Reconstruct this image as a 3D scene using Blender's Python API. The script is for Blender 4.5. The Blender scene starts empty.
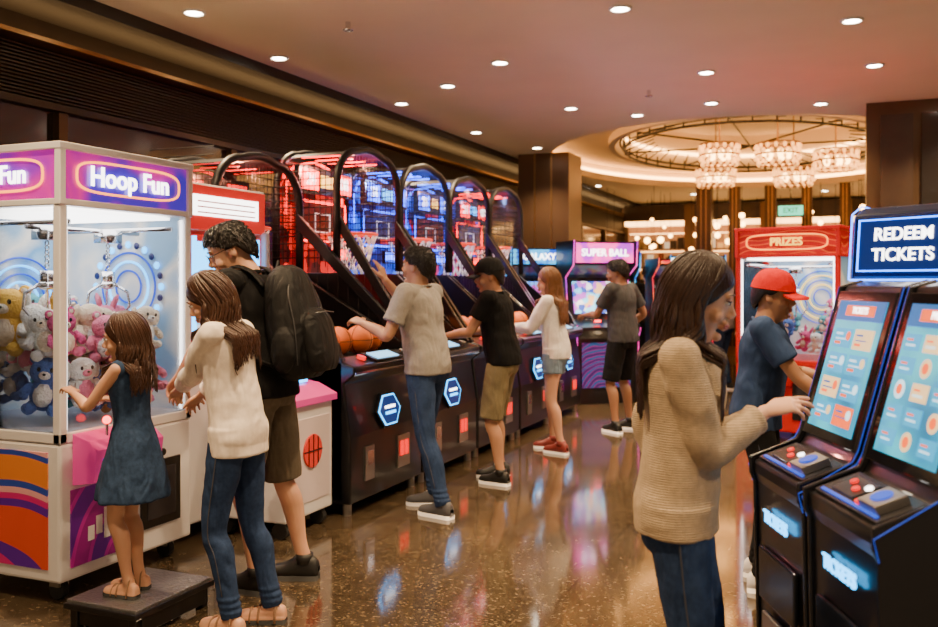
import bpy, math, random
import numpy as np
from mathutils import Vector as V, Matrix as M4, noise as mnoise
random.seed(7)
D=math.radians
# ---------------------------------------------------------------- materials
def mat(name,col,rough=.5,metal=0,emit=None,es=0,vary=None,bump=None,coat=0,spec=None):
    m=bpy.data.materials.new(name); m.use_nodes=True
    nt=m.node_tree; b=nt.nodes['Principled BSDF']; N=nt.nodes.new; L=nt.links.new
    b.inputs['Base Color'].default_value=(*col,1); b.inputs['Roughness'].default_value=rough
    b.inputs['Metallic'].default_value=metal; b.inputs['Coat Weight'].default_value=coat
    if spec is not None: b.inputs['Specular IOR Level'].default_value=spec
    if emit: b.inputs['Emission Color'].default_value=(*emit,1); b.inputs['Emission Strength'].default_value=es
    tc=N('ShaderNodeTexCoord')
    if vary:
        sc,am=vary; n=N('ShaderNodeTexNoise'); n.inputs['Scale'].default_value=sc; n.inputs['Detail'].default_value=5
        L(tc.outputs['Object'],n.inputs['Vector'])
        mx=N('ShaderNodeMix'); mx.data_type='RGBA'
        mx.inputs[6].default_value=(*[c*(1-am) for c in col],1); mx.inputs[7].default_value=(*[min(1,c*(1+am)) for c in col],1)
        L(n.outputs['Fac'],mx.inputs[0]); L(mx.outputs[2],b.inputs['Base Color'])
    if bump:
        sc,st=bump; n=N('ShaderNodeTexNoise'); n.inputs['Scale'].default_value=sc; n.inputs['Detail'].default_value=4
        L(tc.outputs['Object'],n.inputs['Vector'])
        bp=N('ShaderNodeBump'); bp.inputs['Strength'].default_value=st; bp.inputs['Distance'].default_value=.02
        L(n.outputs['Fac'],bp.inputs['Height']); L(bp.outputs['Normal'],b.inputs['Normal'])
    return m
def cloth(name,col,fold=9,fs=.6,wave=None,am=.15,rough=.9):
    m=mat(name,col,rough,vary=(60,am),spec=.2); nt=m.node_tree; N=nt.nodes.new; L=nt.links.new
    b=nt.nodes['Principled BSDF']; tc=N('ShaderNodeTexCoord')
    mp=N('ShaderNodeMapping'); mp.inputs['Scale'].default_value=(1,1,.45); mp.inputs['Rotation'].default_value=(.5,.3,0); L(tc.outputs['Object'],mp.inputs['Vector'])
    n=N('ShaderNodeTexNoise'); n.inputs['Scale'].default_value=fold; n.inputs['Detail'].default_value=1.5; n.inputs['Distortion'].default_value=1.6
    L(mp.outputs[0],n.inputs['Vector'])
    bp=N('ShaderNodeBump'); bp.inputs['Strength'].default_value=fs; bp.inputs['Distance'].default_value=.04
    L(n.outputs['Fac'],bp.inputs['Height'])
    w=N('ShaderNodeTexWave' if wave else 'ShaderNodeTexNoise'); w.inputs['Scale'].default_value=wave or 350
    if wave: w.bands_direction='Z'; w.inputs['Distortion'].default_value=3; w.inputs['Detail Scale'].default_value=8
    L(tc.outputs['Object'],w.inputs['Vector'])
    b2=N('ShaderNodeBump'); b2.inputs['Strength'].default_value=.8 if wave else .25; b2.inputs['Distance'].default_value=.006
    L(w.outputs['Fac'],b2.inputs['Height']); L(bp.outputs['Normal'],b2.inputs['Normal']); L(b2.outputs['Normal'],b.inputs['Normal'])
    return m
def glow(name,col,s): return mat(name,tuple(c*.3 for c in col),.4,emit=col,es=s)
def pattern(name,cols,scale=3,es=1.,kind='wave',rough=.3,dist=6):
    m=bpy.data.materials.new(name); m.use_nodes=True; nt=m.node_tree; b=nt.nodes['Principled BSDF']; N=nt.nodes.new; L=nt.links.new
    tc=N('ShaderNodeTexCoord')
    if kind=='wave':
        w=N('ShaderNodeTexWave'); w.wave_type='RINGS'; w.inputs['Scale'].default_value=scale; w.inputs['Distortion'].default_value=dist; w.inputs['Detail'].default_value=1; w.inputs['Detail Scale'].default_value=.8; o=w.outputs['Fac']
    elif kind=='vor':
        w=N('ShaderNodeTexVoronoi'); w.inputs['Scale'].default_value=scale; sp=N('ShaderNodeSeparateColor'); L(w.outputs['Color'],sp.inputs[0]); o=sp.outputs[0]
    else:
        w=N('ShaderNodeTexNoise'); w.inputs['Scale'].default_value=scale; o=w.outputs['Fac']
    L(tc.outputs['Object'],w.inputs['Vector'])
    r=N('ShaderNodeValToRGB'); r.color_ramp.interpolation='CONSTANT' if kind!='noise' else 'LINEAR'
    e=r.color_ramp.elements
    lo,hi=(0,1) if kind!='noise' else (.3,.7)
    while len(e)<len(cols): e.new(.5)
    for i,c in enumerate(cols):
        e[i].position=lo+(hi-lo)*i/len(cols); e[i].color=(*c,1)
    L(o,r.inputs[0]); L(r.outputs[0],b.inputs['Base Color']); L(r.outputs[0],b.inputs['Emission Color'])
    b.inputs['Emission Strength'].default_value=es; b.inputs['Roughness'].default_value=rough
    return m
def glassmat(name,tint=(.95,.97,1)):
    m=bpy.data.materials.new(name); m.use_nodes=True; nt=m.node_tree; N=nt.nodes.new; L=nt.links.new
    nt.nodes.remove(nt.nodes['Principled BSDF']); out=nt.nodes['Material Output']
    t=N('ShaderNodeBsdfTransparent'); t.inputs[0].default_value=(*tint,1); gl=N('ShaderNodeBsdfGlossy'); gl.inputs['Roughness'].default_value=.03
    mx=N('ShaderNodeMixShader'); fr=N('ShaderNodeFresnel'); fr.inputs[0].default_value=1.3
    L(fr.outputs[0],mx.inputs[0]); L(t.outputs[0],mx.inputs[1]); L(gl.outputs[0],mx.inputs[2]); L(mx.outputs[0],out.inputs[0])
    return m
BLK=mat('black_laminate',(.006,.006,.008),.28,coat=.3)
BLKM=mat('black_metal',(.006,.006,.008),.45)
WHT=mat('white_powder_coat',(.80,.78,.79),.35)
CHR=mat('chrome',(.7,.7,.72),.18,metal=1)
STL=mat('brushed_steel',(.45,.44,.42),.35,metal=1)
RED=mat('red_plastic',(.65,.010,.010),.3)
PINK=mat('pink_plastic',(.70,.05,.28),.3,emit=(.9,.05,.35),es=.2)
RUB=mat('rubber',(.02,.02,.02),.8)
GLS=glassmat('clear_glass')
GW=glow('glow_white',(1,.95,.88),7); GC=glow('glow_cyan',(.03,.45,1),6); GB=glow('glow_blue',(.008,.08,1),12)
GR=glow('glow_red',(1,.006,.004),12); GP=glow('glow_pink',(1,.06,.45),4); GO=glow('glow_orange',(1,.25,.02),4); GY=glow('glow_yellow',(1,.55,.05),3.5)
GDR=glow('glow_dim_red',(.9,.008,.005),2); GDB=glow('glow_dim_blue',(.015,.10,.9),1)
GWARM=glow('glow_warm',(1,.55,.20),5)
BRASS=mat('brass',(.42,.24,.09),.35,metal=1)
WOOD=mat('dark_wood',(.05,.027,.015),.4,vary=(5,.5))
# ---------------------------------------------------------------- mesh builder
def fm(x,y,z,o):
    x,y,z=V(x),V(y),V(z); return M4(((x.x,y.x,z.x,o[0]),(x.y,y.y,z.y,o[1]),(x.z,y.z,z.z,o[2]),(0,0,0,1)))
def crs(rows,n):
    A=np.array([[float(q) for q in r] for r in rows]); 
    P=np.vstack([2*A[0]-A[1],A,2*A[-1]-A[-2]]); out=[]
    for i in range(len(A)-1):
        p0,p1,p2,p3=P[i:i+4]
        for j in range(n):
            t=j/n
            out.append(.5*((2*p1)+(-p0+p2)*t+(2*p0-5*p1+4*p2-p3)*t*t+(-p0+3*p1-3*p2+p3)*t**3))
    out.append(A[-1]); return out
class MB:
    def __init__(s): s.v=[]; s.f=[]; s.m=[]
    def add(s,vs,fs,m=0,X=None):
        o=len(s.v)
        s.v+= [tuple(X@V(p)) for p in vs] if X else [tuple(p) for p in vs]
        for f in fs: s.f.append(tuple(i+o for i in f)); s.m.append(m)
    def box(s,x0,x1,y0,y1,z0,z1,m=0,X=None):
        s.add([(x0,y0,z0),(x1,y0,z0),(x1,y1,z0),(x0,y1,z0),(x0,y0,z1),(x1,y0,z1),(x1,y1,z1),(x0,y1,z1)],
          [(0,3,2,1),(4,5,6,7),(0,1,5,4),(1,2,6,5),(2,3,7,6),(3,0,4,7)],m,X)
    def prism(s,poly,y0,y1,m=0,X=None):
        n=len(poly); vs=[(x,y0,z) for x,z in poly]+[(x,y1,z) for x,z in poly]
        fs=[tuple(range(n)),tuple(range(2*n-1,n-1,-1))]+[(i,i+n,(i+1)%n+n,(i+1)%n) for i in range(n)]
        s.add(vs,fs,m,X)
    def tube(s,pts,rads,m=0,seg=12,side=None,closed=False,X=None):
        pts=[V(p) for p in pts]; n=len(pts)
        if not isinstance(rads,(list,tuple)): rads=[rads]*n
        rads=[(r,r) if not isinstance(r,(list,tuple,np.ndarray)) else r for r in rads]
        sd=V(side) if side else None; vs=[]
        for i,p in enumerate(pts):
            if closed: t=pts[(i+1)%n]-pts[i-1]
            else: t=pts[min(i+1,n-1)]-pts[max(i-1,0)]
            if t.length<1e-9: t=V((0,0,1))
            t.normalize()
            if sd is None: sd=V((1,0,0)) if abs(t.x)<.8 else V((0,1,0))
            q=sd-t*sd.dot(t)
            if q.length<1e-5: q=V((0,1,0))-t*t.y
            q.normalize(); 
            if not side: sd=q
            o=t.cross(q)
            for k in range(seg):
                a=2*math.pi*k/seg; vs.append(p+q*rads[i][0]*math.cos(a)+o*rads[i][1]*math.sin(a))
        fs=[]
        for i in range(n if closed else n-1):
            j=(i+1)%n
            for k in range(seg):
                l=(k+1)%seg; fs.append((i*seg+k,i*seg+l,j*seg+l,j*seg+k))
        if not closed:
            fs.append(tuple(range(seg-1,-1,-1))); fs.append(tuple((n-1)*seg+k for k in range(seg)))
        s.add(vs,fs,m,X)
    def ell(s,c,r,m=0,seg=14,rings=9,X=None,R=None):
        if not isinstance(r,(tuple,list)): r=(r,r,r)
        vs=[]; c=V(c)
        for i in range(1,rings):
            th=math.pi*i/rings
            for k in range(seg):
                a=2*math.pi*k/seg; p=V((r[0]*math.sin(th)*math.cos(a),r[1]*math.sin(th)*math.sin(a),r[2]*math.cos(th)))
                if R: p=R@p
                vs.append(c+p)
        tp=V((0,0,r[2])); 
        if R: tp=R@tp
        vs+= [c+tp,c-tp]; a=len(vs)-2; fs=[]
        for i in range(rings-2):
            for k in range(seg):
                l=(k+1)%seg; fs.append((i*seg+k,(i+1)*seg+k,(i+1)*seg+l,i*seg+l))
        for k in range(seg):
            l=(k+1)%seg; fs.append((a,k,l)); b=(rings-2)*seg; fs.append((a+1,b+l,b+k))
        s.add(vs,fs,m,X)
    def cyl(s,p0,p1,r,m=0,seg=16,X=None): s.tube([p0,p1],r,m,seg,X=X)
    def ring(s,c,R,r,m=0,n=32,seg=8,ax='z',X=None,ry=None):
        ry=ry or R; pts=[]
        for i in range(n):
            a=2*math.pi*i/n; u,w=R*math.cos(a),ry*math.sin(a)
            pts.append(V(c)+V({'z':(u,w,0),'x':(0,u,w),'y':(u,0,w)}[ax]))
        s.tube(pts,r,m,seg,closed=True,X=X)
    def build(s,name,mats,parent=None,smooth=False,bevel=0,vox=0,sm=4,X=None):
        me=bpy.data.meshes.new(name); me.from_pydata(s.v,[],s.f)
        if not isinstance(mats,(list,tuple)): mats=[mats]
        for x in mats: me.materials.append(x)
        me.polygons.foreach_set('material_index',s.m)
        if smooth: me.polygons.foreach_set('use_smooth',[True]*len(s.f))
        me.update(); o=bpy.data.objects.new(name,me); bpy.context.collection.objects.link(o)
        if parent: o.parent=parent
        if X: o.matrix_local=X
        if bevel:
            b=o.modifiers.new('bevel','BEVEL'); b.width=bevel; b.segments=2; b.limit_method='ANGLE'; b.angle_limit=D(35)
        if vox:
            r=o.modifiers.new('remesh','REMESH'); r.mode='VOXEL'; r.voxel_size=vox; r.use_smooth_shade=True
            q=o.modifiers.new('smooth','SMOOTH'); q.factor=.5; q.iterations=sm
        return o
def empty(name,loc=(0,0,0),rz=0,s=1):
    e=bpy.data.objects.new(name,None); bpy.context.collection.objects.link(e)
    e.location=loc; e.rotation_euler=(0,0,rz); e.empty_display_size=.1
    return e
def text(body,size,X,m,parent,name='lettering',ext=.003,align='CENTER'):
    c=bpy.data.curves.new(name,'FONT'); c.body=body; c.size=size; c.extrude=ext; c.align_x=align; c.align_y='CENTER'; c.offset=size*.018
    c.materials.append(m); o=bpy.data.objects.new(name,c); bpy.context.collection.objects.link(o)
    if parent: o.parent=parent
    o.matrix_local=X; return o
def lamp(kind,name,loc,en,col,rad,parent=None,spot=None):
    l=bpy.data.lights.new(name,kind); l.energy=en; l.color=col; l.shadow_soft_size=rad
    if spot: l.spot_size=D(spot); l.spot_blend=.8
    o=bpy.data.objects.new(name,l); bpy.context.collection.objects.link(o); o.location=loc
    if parent: o.parent=parent
    return o
FX=lambda x,y,z: fm((0,1,0),(0,0,1),(1,0,0),(x,y,z))
FY=lambda x,y,z: fm((1,0,0),(0,0,1),(0,-1,0),(x,y,z))
# ---------------------------------------------------------------- camera
cam=bpy.data.cameras.new('camera'); co=bpy.data.objects.new('camera',cam); bpy.context.collection.objects.link(co)
co.location=(0,0,1.48); co.rotation_euler=(D(90),0,D(22.7)); cam.sensor_width=36; cam.lens=35; cam.shift_y=-.0325
cam.dof.use_dof=True; cam.dof.focus_distance=4.0; cam.dof.aperture_fstop=2.8
bpy.context.scene.camera=co
# ---------------------------------------------------------------- room
def floor_mat():
    m=bpy.data.materials.new('terrazzo'); m.use_nodes=True; nt=m.node_tree; b=nt.nodes['Principled BSDF']; N=nt.nodes.new; L=nt.links.new
    tc=N('ShaderNodeTexCoord'); n1=N('ShaderNodeTexNoise'); n1.inputs['Scale'].default_value=1.3; n1.inputs['Detail'].default_value=6
    n2=N('ShaderNodeTexVoronoi'); n2.inputs['Scale'].default_value=95
    sp=N('ShaderNodeSeparateColor')
    for n in (n1,n2): L(tc.outputs['Object'],n.inputs['Vector'])
    L(n2.outputs['Color'],sp.inputs[0])
    r=N('ShaderNodeValToRGB'); e=r.color_ramp.elements; e[0].color=(.02,.012,.007,1); e[0].position=.1; e[1].color=(.34,.25,.15,1); e[1].position=1
    e2=e.new(.75); e2.color=(.08,.055,.032,1)
    L(sp.outputs[0],r.inputs[0])
    r1=N('ShaderNodeValToRGB'); r1.color_ramp.elements[0].color=(.045,.031,.018,1); r1.color_ramp.elements[1].color=(.105,.075,.045,1)
    r1.color_ramp.elements[0].position=.3; r1.color_ramp.elements[1].position=.7; L(n1.outputs['Fac'],r1.inputs[0])
    mx=N('ShaderNodeMix'); mx.data_type='RGBA'; mx.inputs[0].default_value=.45; L(r1.outputs[0],mx.inputs[6]); L(r.outputs[0],mx.inputs[7])
    br=N('ShaderNodeTexBrick'); br.offset=0; br.inputs['Scale'].default_value=.8; br.inputs['Mortar Size'].default_value=.003
    br.inputs['Color1'].default_value=(1,1,1,1); br.inputs['Color2'].default_value=(1,1,1,1); br.inputs['Mortar'].default_value=(.5,.45,.4,1); br.inputs['Brick Width'].default_value=1; br.inputs['Row Height'].default_value=1
    L(tc.outputs['Object'],br.inputs['Vector'])
    m2=N('ShaderNodeMix'); m2.data_type='RGBA'; m2.blend_type='MULTIPLY'; m2.inputs[0].default_value=1; L(mx.outputs[2],m2.inputs[6]); L(br.outputs['Color'],m2.inputs[7])
    L(m2.outputs[2],b.inputs['Base Color'])
    rr=N('ShaderNodeMapRange'); rr.inputs['To Min'].default_value=.04; rr.inputs['To Max'].default_value=.15; L(n1.outputs['Fac'],rr.inputs['Value']); L(rr.outputs[0],b.inputs['Roughness'])
    b.inputs['Specular IOR Level'].default_value=1.0; b.inputs['IOR'].default_value=1.65
    return m
mb=MB(); mb.box(-5.5,9,-4,23,-.1,0); mb.build('floor',floor_mat())
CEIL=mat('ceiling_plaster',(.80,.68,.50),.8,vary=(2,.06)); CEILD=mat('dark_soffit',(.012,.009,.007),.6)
CX,CY=-1.5,15.4; n=96; Z=3.45
def el(a,b,z): return [(CX+a*math.cos(2*math.pi*i/n),CY+b*math.sin(2*math.pi*i/n),z) for i in range(n)]
def rectp(z):
    out=[]
    x0,x1,y0,y1=-4.9,9,-4,23
    for i in range(n):
        c,s=math.cos(2*math.pi*i/n),math.sin(2*math.pi*i/n)
        t=min([(x1-CX)/c if c>1e-6 else 1e9,(x0-CX)/c if c<-1e-6 else 1e9,(y1-CY)/s if s>1e-6 else 1e9,(y0-CY)/s if s<-1e-6 else 1e9])
        out.append((CX+t*c,CY+t*s,z))
    for cx in (x0,x1):
        for cy in (y0,y1):
            j=min(range(n),key=lambda k:(out[k][0]-cx)**2+(out[k][1]-cy)**2); out[j]=(cx,cy,z)
    return out
mb=MB()
loops=[rectp(Z),el(3.1,4.3,Z),el(3.1,4.3,Z+.12),el(3.3,4.5,Z+.12),el(3.3,4.5,Z+.32),el(2.2,3.2,Z+.32),el(2.2,3.2,Z+.2),el(2.1,3.1,Z+.2),el(2.1,3.1,Z+.9)]
vs=[p for l in loops for p in l]+[(CX,CY,Z+.9)]
fs=[]; 
for j in range(len(loops)-1):
    for i in range(n): k=(i+1)%n; fs.append((j*n+i,j*n+k,(j+1)*n+k,(j+1)*n+i))
for i in range(n): fs.append(((len(loops)-1)*n+i,(len(loops)-1)*n+(i+1)%n,len(vs)-1))
mb.add(vs,fs); mb.build('ceiling',CEIL)
mb=MB(); mb.ring((CX,CY,Z+.18),3.24,.03,0,96,6,ry=4.44); mb.ring((CX,CY,Z+.5),2.07,.03,0,96,6,ry=3.07); mb.build('cove_light_strip',glow('cove_glow',(1,.48,.14),16))
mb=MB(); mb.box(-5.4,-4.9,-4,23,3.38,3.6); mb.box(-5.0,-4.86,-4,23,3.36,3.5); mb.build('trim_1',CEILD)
mb=MB(); mb.box(-5.6,-5.4,-4,23,0,3.6,0)
GLW=mat('dark_storefront_glass',(.016,.012,.010),.12,spec=.9)
mb.build('wall_left',[mat('espresso_wall',(.016,.010,.007),.5,vary=(5,.4))])
mb=MB(); mb.box(-5.4,-5.36,-4,22.9,.1,2.72); mb.build('window_1',GLW)
mb=MB()
for i in range(14): 
    z=2.8+i*.026; mb.box(-5.4,-5.33,-4,23,z,z+.012,0)
mb.box(-5.4,-5.3,-4,23,2.73,2.78,0)
mb.build('vent_louvre',mat('bronze_louvre',(.05,.035,.022),.5,metal=.5))
mb=MB(); mb.box(-5.4,-5.2,-4,23,3.165,3.185,0); mb.box(-5.2,-5.18,-4,23,3.165,3.195,0); mb.box(-5.38,-5.22,-4,23,3.186,3.198,1)
mb.build('trim_2',[BRASS,GWARM])
mb=MB(); mb.box(-5.4,-5.34,-4,23,0,.12,0)
for i in range(14): y=-3+2*i; mb.box(-5.36,-5.3,y-.04,y+.04,.12,2.72,0)
mb.build('trim_3',mat('bronze_mullion',(.09,.055,.03),.35,metal=.8))
mb=MB()
for i in range(9):
    y=1.5+i*1.7; mb.box(-5.355,-5.34,y,y+.7,2.35,2.37,0)
mb.build('glass_glow_strip',glow('warm_strip',(1,.6,.25),2.5))  # warm glowing bars laid on the face of the dark glass
mb=MB(); mb.box(-5.5,9,23,23.2,0,3.6); mb.build('wall_back',mat('brown_panelling',(.10,.055,.03),.4,vary=(.8,.4)))
mb=MB(); mb.box(9,9.2,-4,23.2,0,3.6); mb.build('wall_right',mat('tan_wall',(.3,.2,.13),.6))
mb=MB(); rnd=random.Random(5); x=-5.2; k=0
while x<8:
    mb.box(x,x+1.5,22.9,22.98,.1,2.9,0); mb.box(x+1.5,x+1.75,22.3,22.99,0,3.4,2); mb.box(x,x+1.5,22.5,22.99,2.9,3.0,3); mb.box(x,x+1.5,22.4,22.99,3.0,3.4,5)
    for z in (.5,.95,1.4,1.85,2.3):
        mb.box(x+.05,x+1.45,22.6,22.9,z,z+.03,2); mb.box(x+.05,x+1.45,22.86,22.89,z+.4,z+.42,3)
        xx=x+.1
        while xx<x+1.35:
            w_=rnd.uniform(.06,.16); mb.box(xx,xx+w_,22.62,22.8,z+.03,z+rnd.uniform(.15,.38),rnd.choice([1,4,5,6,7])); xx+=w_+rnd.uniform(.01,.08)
    x+=1.75; k+=1
mb.build('shopfront_display',[glow('shop_back',(.5,.2,.06),.8),glow('goods_cream',(1,.7,.4),1.0),mat('bronze_column',(.20,.11,.05),.35,metal=.6),glow('shelf_light',(1,.5,.16),9),mat('goods_red',(.4,.08,.04),.5),WOOD,glow('goods_amber',(1,.4,.08),1.5),mat('goods_tan',(.5,.35,.2),.6)])  # backing and some goods emit, standing in for lit shop interiors
mb=MB()
for i in range(75):
    x=rnd.uniform(-4.8,5.5); y=rnd.uniform(18.5,22.2); z=rnd.uniform(2.1,3.0); mb.ell((x,y,z),rnd.uniform(.035,.075),0,10,7); mb.cyl((x,y,z),(x,y,3.45),.005,1,4)
mb.build('pendant_lamps',[glow('pendant_glow',(1,.5,.14),20),BLKM])
COLM=mat('bronze_clad',(.10,.055,.028),.35,metal=.4,vary=(1.5,.3))
def column(x0,x1,y0,y1,name='column'):
    mb=MB(); mb.box(x0,x1,y0,y1,0,3.45,0); mb.box(x0-.03,x1+.03,y0-.03,y1+.03,0,.18,1)
    for q in (.33,.66):
        mb.box(x0+(x1-x0)*q-.012,x0+(x1-x0)*q+.012,y0-.012,y0,.18,3.45,1)
    mb.build(name,[COLM,BRASS])
column(-4.7,-3.9,13.2,13.9); column(-2.9,-2.6,18.9,19.2); column(-2.3,-2.08,19.3,19.5); column(-1.6,-1.38,19.3,19.5); column(-.9,-.7,19.3,19.5); column(-.2,0.0,19.3,19.5)
column(.16,2.6,10.9,11.7)
mb=MB(); mb.box(.3,.62,10.84,10.888,.4,3.3,0); mb.box(.7,2.4,10.84,10.888,.4,3.3,1); mb.build('column_mirror_panel',[WOOD,GLW])
e=empty('exit_sign',(-1.05,18.4,2.86)); mb=MB(); mb.box(-.25,.25,-.03,.03,-.12,.12,0); mb.box(-.22,.22,-.035,-.03,-.09,.09,1); mb.cyl((0,0,.12),(0,0,.59),.01,0); mb.build('housing',[BLK,glow('exit_green',(.1,.9,.5),2.5)],e)
text('EXIT',.14,FY(0,-.04,0),BLK,e)
dl=[(-1.52,6.44),(.01,7.4),(-4.4,5.34),(-4.6,6.7),(-2.88,7.6),(-1.24,8.7),(.2,9.0),(-4.53,8.92),(-2.9,9.9),(-4.5,11),(1.6,8.6),(1.3,6.2),
    (-3.7,8.3),(-4.2,12.6),(-2.3,10.6),(-1.4,10.2),(0.9,10.2),(-.3,10.7),(2.1,12.3),(-1.2,4.0),(.6,3.6),(-3.2,2.2),(-1.0,1.4),(1.5,1.6),(1.9,16),(-4.7,15),(-4.7,18),(-3.2,20.5),(-.5,20.8),(2,20),(-1.9,2.9),(-3.6,3.9),(-1.0,5.2)]
mb=MB()
for x,y in dl:
    mb.ring((x,y,3.445),.075,.012,0,20,6); mb.cyl((x,y,3.449),(x,y,3.437),.055,1,20)
mb.build('recessed_downlights',[WHT,glow('downlight_glow',(1,.86,.66),40)])
for x,y in dl: lamp('SPOT','downlight_lamp',(x,y,3.40),300,(1,.69,.38),.05,spot=108)
mb=MB()
for x,y in [(-1.9,9.3),(1.1,9.4),(-3.5,6)]: mb.cyl((x,y,3.45),(x,y,3.39),.02,0,10); mb.ring((x,y,3.39),.035,.005,0,16,6)
mb.build('ceiling_sprinklers',CHR)
e=empty('crystal_chandelier',(CX,CY,0)); mb=MB()
for rr,z in ((1.95,3.62),(2.02,3.72)): mb.ring((0,0,z),rr,.02,0,72,6,ry=rr*1.47)
for i in range(40):
    a=2*math.pi*i/40; p=V((1.97*math.cos(a),2.9*math.sin(a),3.67)); mb.cyl(p+V((0,0,-.07)),p+V((0,0,.12)),.012,0,6); mb.cyl(p,(1.5*math.cos(a+.15),2.25*math.sin(a+.15),3.8),.01,0,6)
for i in range(4):
    a=math.pi*i/4; mb.cyl((1.95*math.cos(a),2.87*math.sin(a),3.7),(-1.95*math.cos(a),-2.87*math.sin(a),3.7),.015,0,6)
mb.build('iron_rings',BLKM,e)
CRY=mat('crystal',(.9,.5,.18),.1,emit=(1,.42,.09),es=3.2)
for (x,y,r) in [(-1.72,13.35,.27),(-.95,13.6,.30),(-.2,14.6,.31),(-2.15,16.2,.33),(-.9,16.6,.33)]:
    mb=MB(); bb=MB(); c=V((x-CX,y-CY,3.30)); X=M4.Translation(c)
    for z,q in ((.15,1.),(0,1.),(-.14,.85)): mb.ring((0,0,z),r*q,.014,0,28,6,X=X)
    mb.cyl((0,0,.15),(0,0,1.05),.012,0,8,X=X)
    for i in range(6):
        a=i*math.pi/3; mb.cyl((0,0,.15),(r*math.cos(a),r*math.sin(a),.15),.008,0,6,X=X)
    for j in range(4):
        for i in range(16):
            a=2*math.pi*(i+.5*(j%2))/16; q=r*(1 if j<3 else .88); bb.ell((q*math.cos(a),q*math.sin(a),.11-j*.08),(.024,.024,.036),0,6,4,X=X)
    for i in range(5): a=i*2*math.pi/5; bb.ell((r*.5*math.cos(a),r*.5*math.sin(a),0),(.05,.05,.07),1,8,6,X=X)
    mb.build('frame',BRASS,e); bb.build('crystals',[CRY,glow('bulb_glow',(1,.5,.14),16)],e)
w=bpy.data.worlds.new('world'); bpy.context.scene.world=w; w.use_nodes=True
w.node_tree.nodes['Background'].inputs[0].default_value=(1,.70,.44,1); w.node_tree.nodes['Background'].inputs[1].default_value=.70
# ---------------------------------------------------------------- claw machines
def plush(mb,c,s,m,mw,me,yaw=0,kind=0):
    R=M4.Rotation(yaw,4,'Z')@M4.Rotation(random.uniform(-.3,.3),4,'X'); X=M4.Translation(c)@R@M4.Scale(s,4)
    mb.ell((0,0,0),(.55,.5,.6),m,12,8,X); mb.ell((.1,0,.75),(.5,.55,.48),m,14,9,X)
    mb.ell((.33,0,-.02),(.3,.33,.42),mw,10,6,X)
    for q in (-1,1):
        if kind==0: mb.ell((.05,.42*q,1.15),(.1,.18,.18),m,8,6,X); mb.ell((.12,.42*q,1.15),(.06,.1,.1),mw,8,5,X)
        elif kind==1: mb.tube([V((0,.25*q,1.1)),V((-.05,.38*q,1.5)),V((-.05,.48*q,1.75))],[.13,.14,.04],m,8,X=X)
        else: mb.ell((.0,.55*q,.75),(.18,.16,.38),m,8,6,X)
        mb.tube([V((.1,.45*q,.25)),V((.35,.6*q,.0)),V((.55,.55*q,-.1))],[.16,.17,.14],m,8,X=X)
        mb.tube([V((.1,.3*q,-.4)),V((.5,.38*q,-.5)),V((.75,.4*q,-.42))],[.2,.2,.17],m,8,X=X)
        mb.ell((.55,.2*q,.85),(.05,.06,.08),me,8,6,X)
    mb.ell((.53,0,.66),(.16,.2,.15),mw,8,6,X); mb.ell((.68,0,.7),(.04,.06,.045),me,6,5,X)
PL=[mat('plush_'+n,c,.95,bump=(90,.8),vary=(40,.2)) for n,c in [('yellow',(.9,.50,.07)),('pink',(.85,.24,.36)),('cream',(.82,.68,.50)),('white',(.88,.83,.76)),('blue',(.08,.17,.5)),('rose',(.7,.09,.25)),('brown',(.42,.20,.09)),('black',(.01,.01,.01)),('teal',(.1,.4,.45))]]
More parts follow.
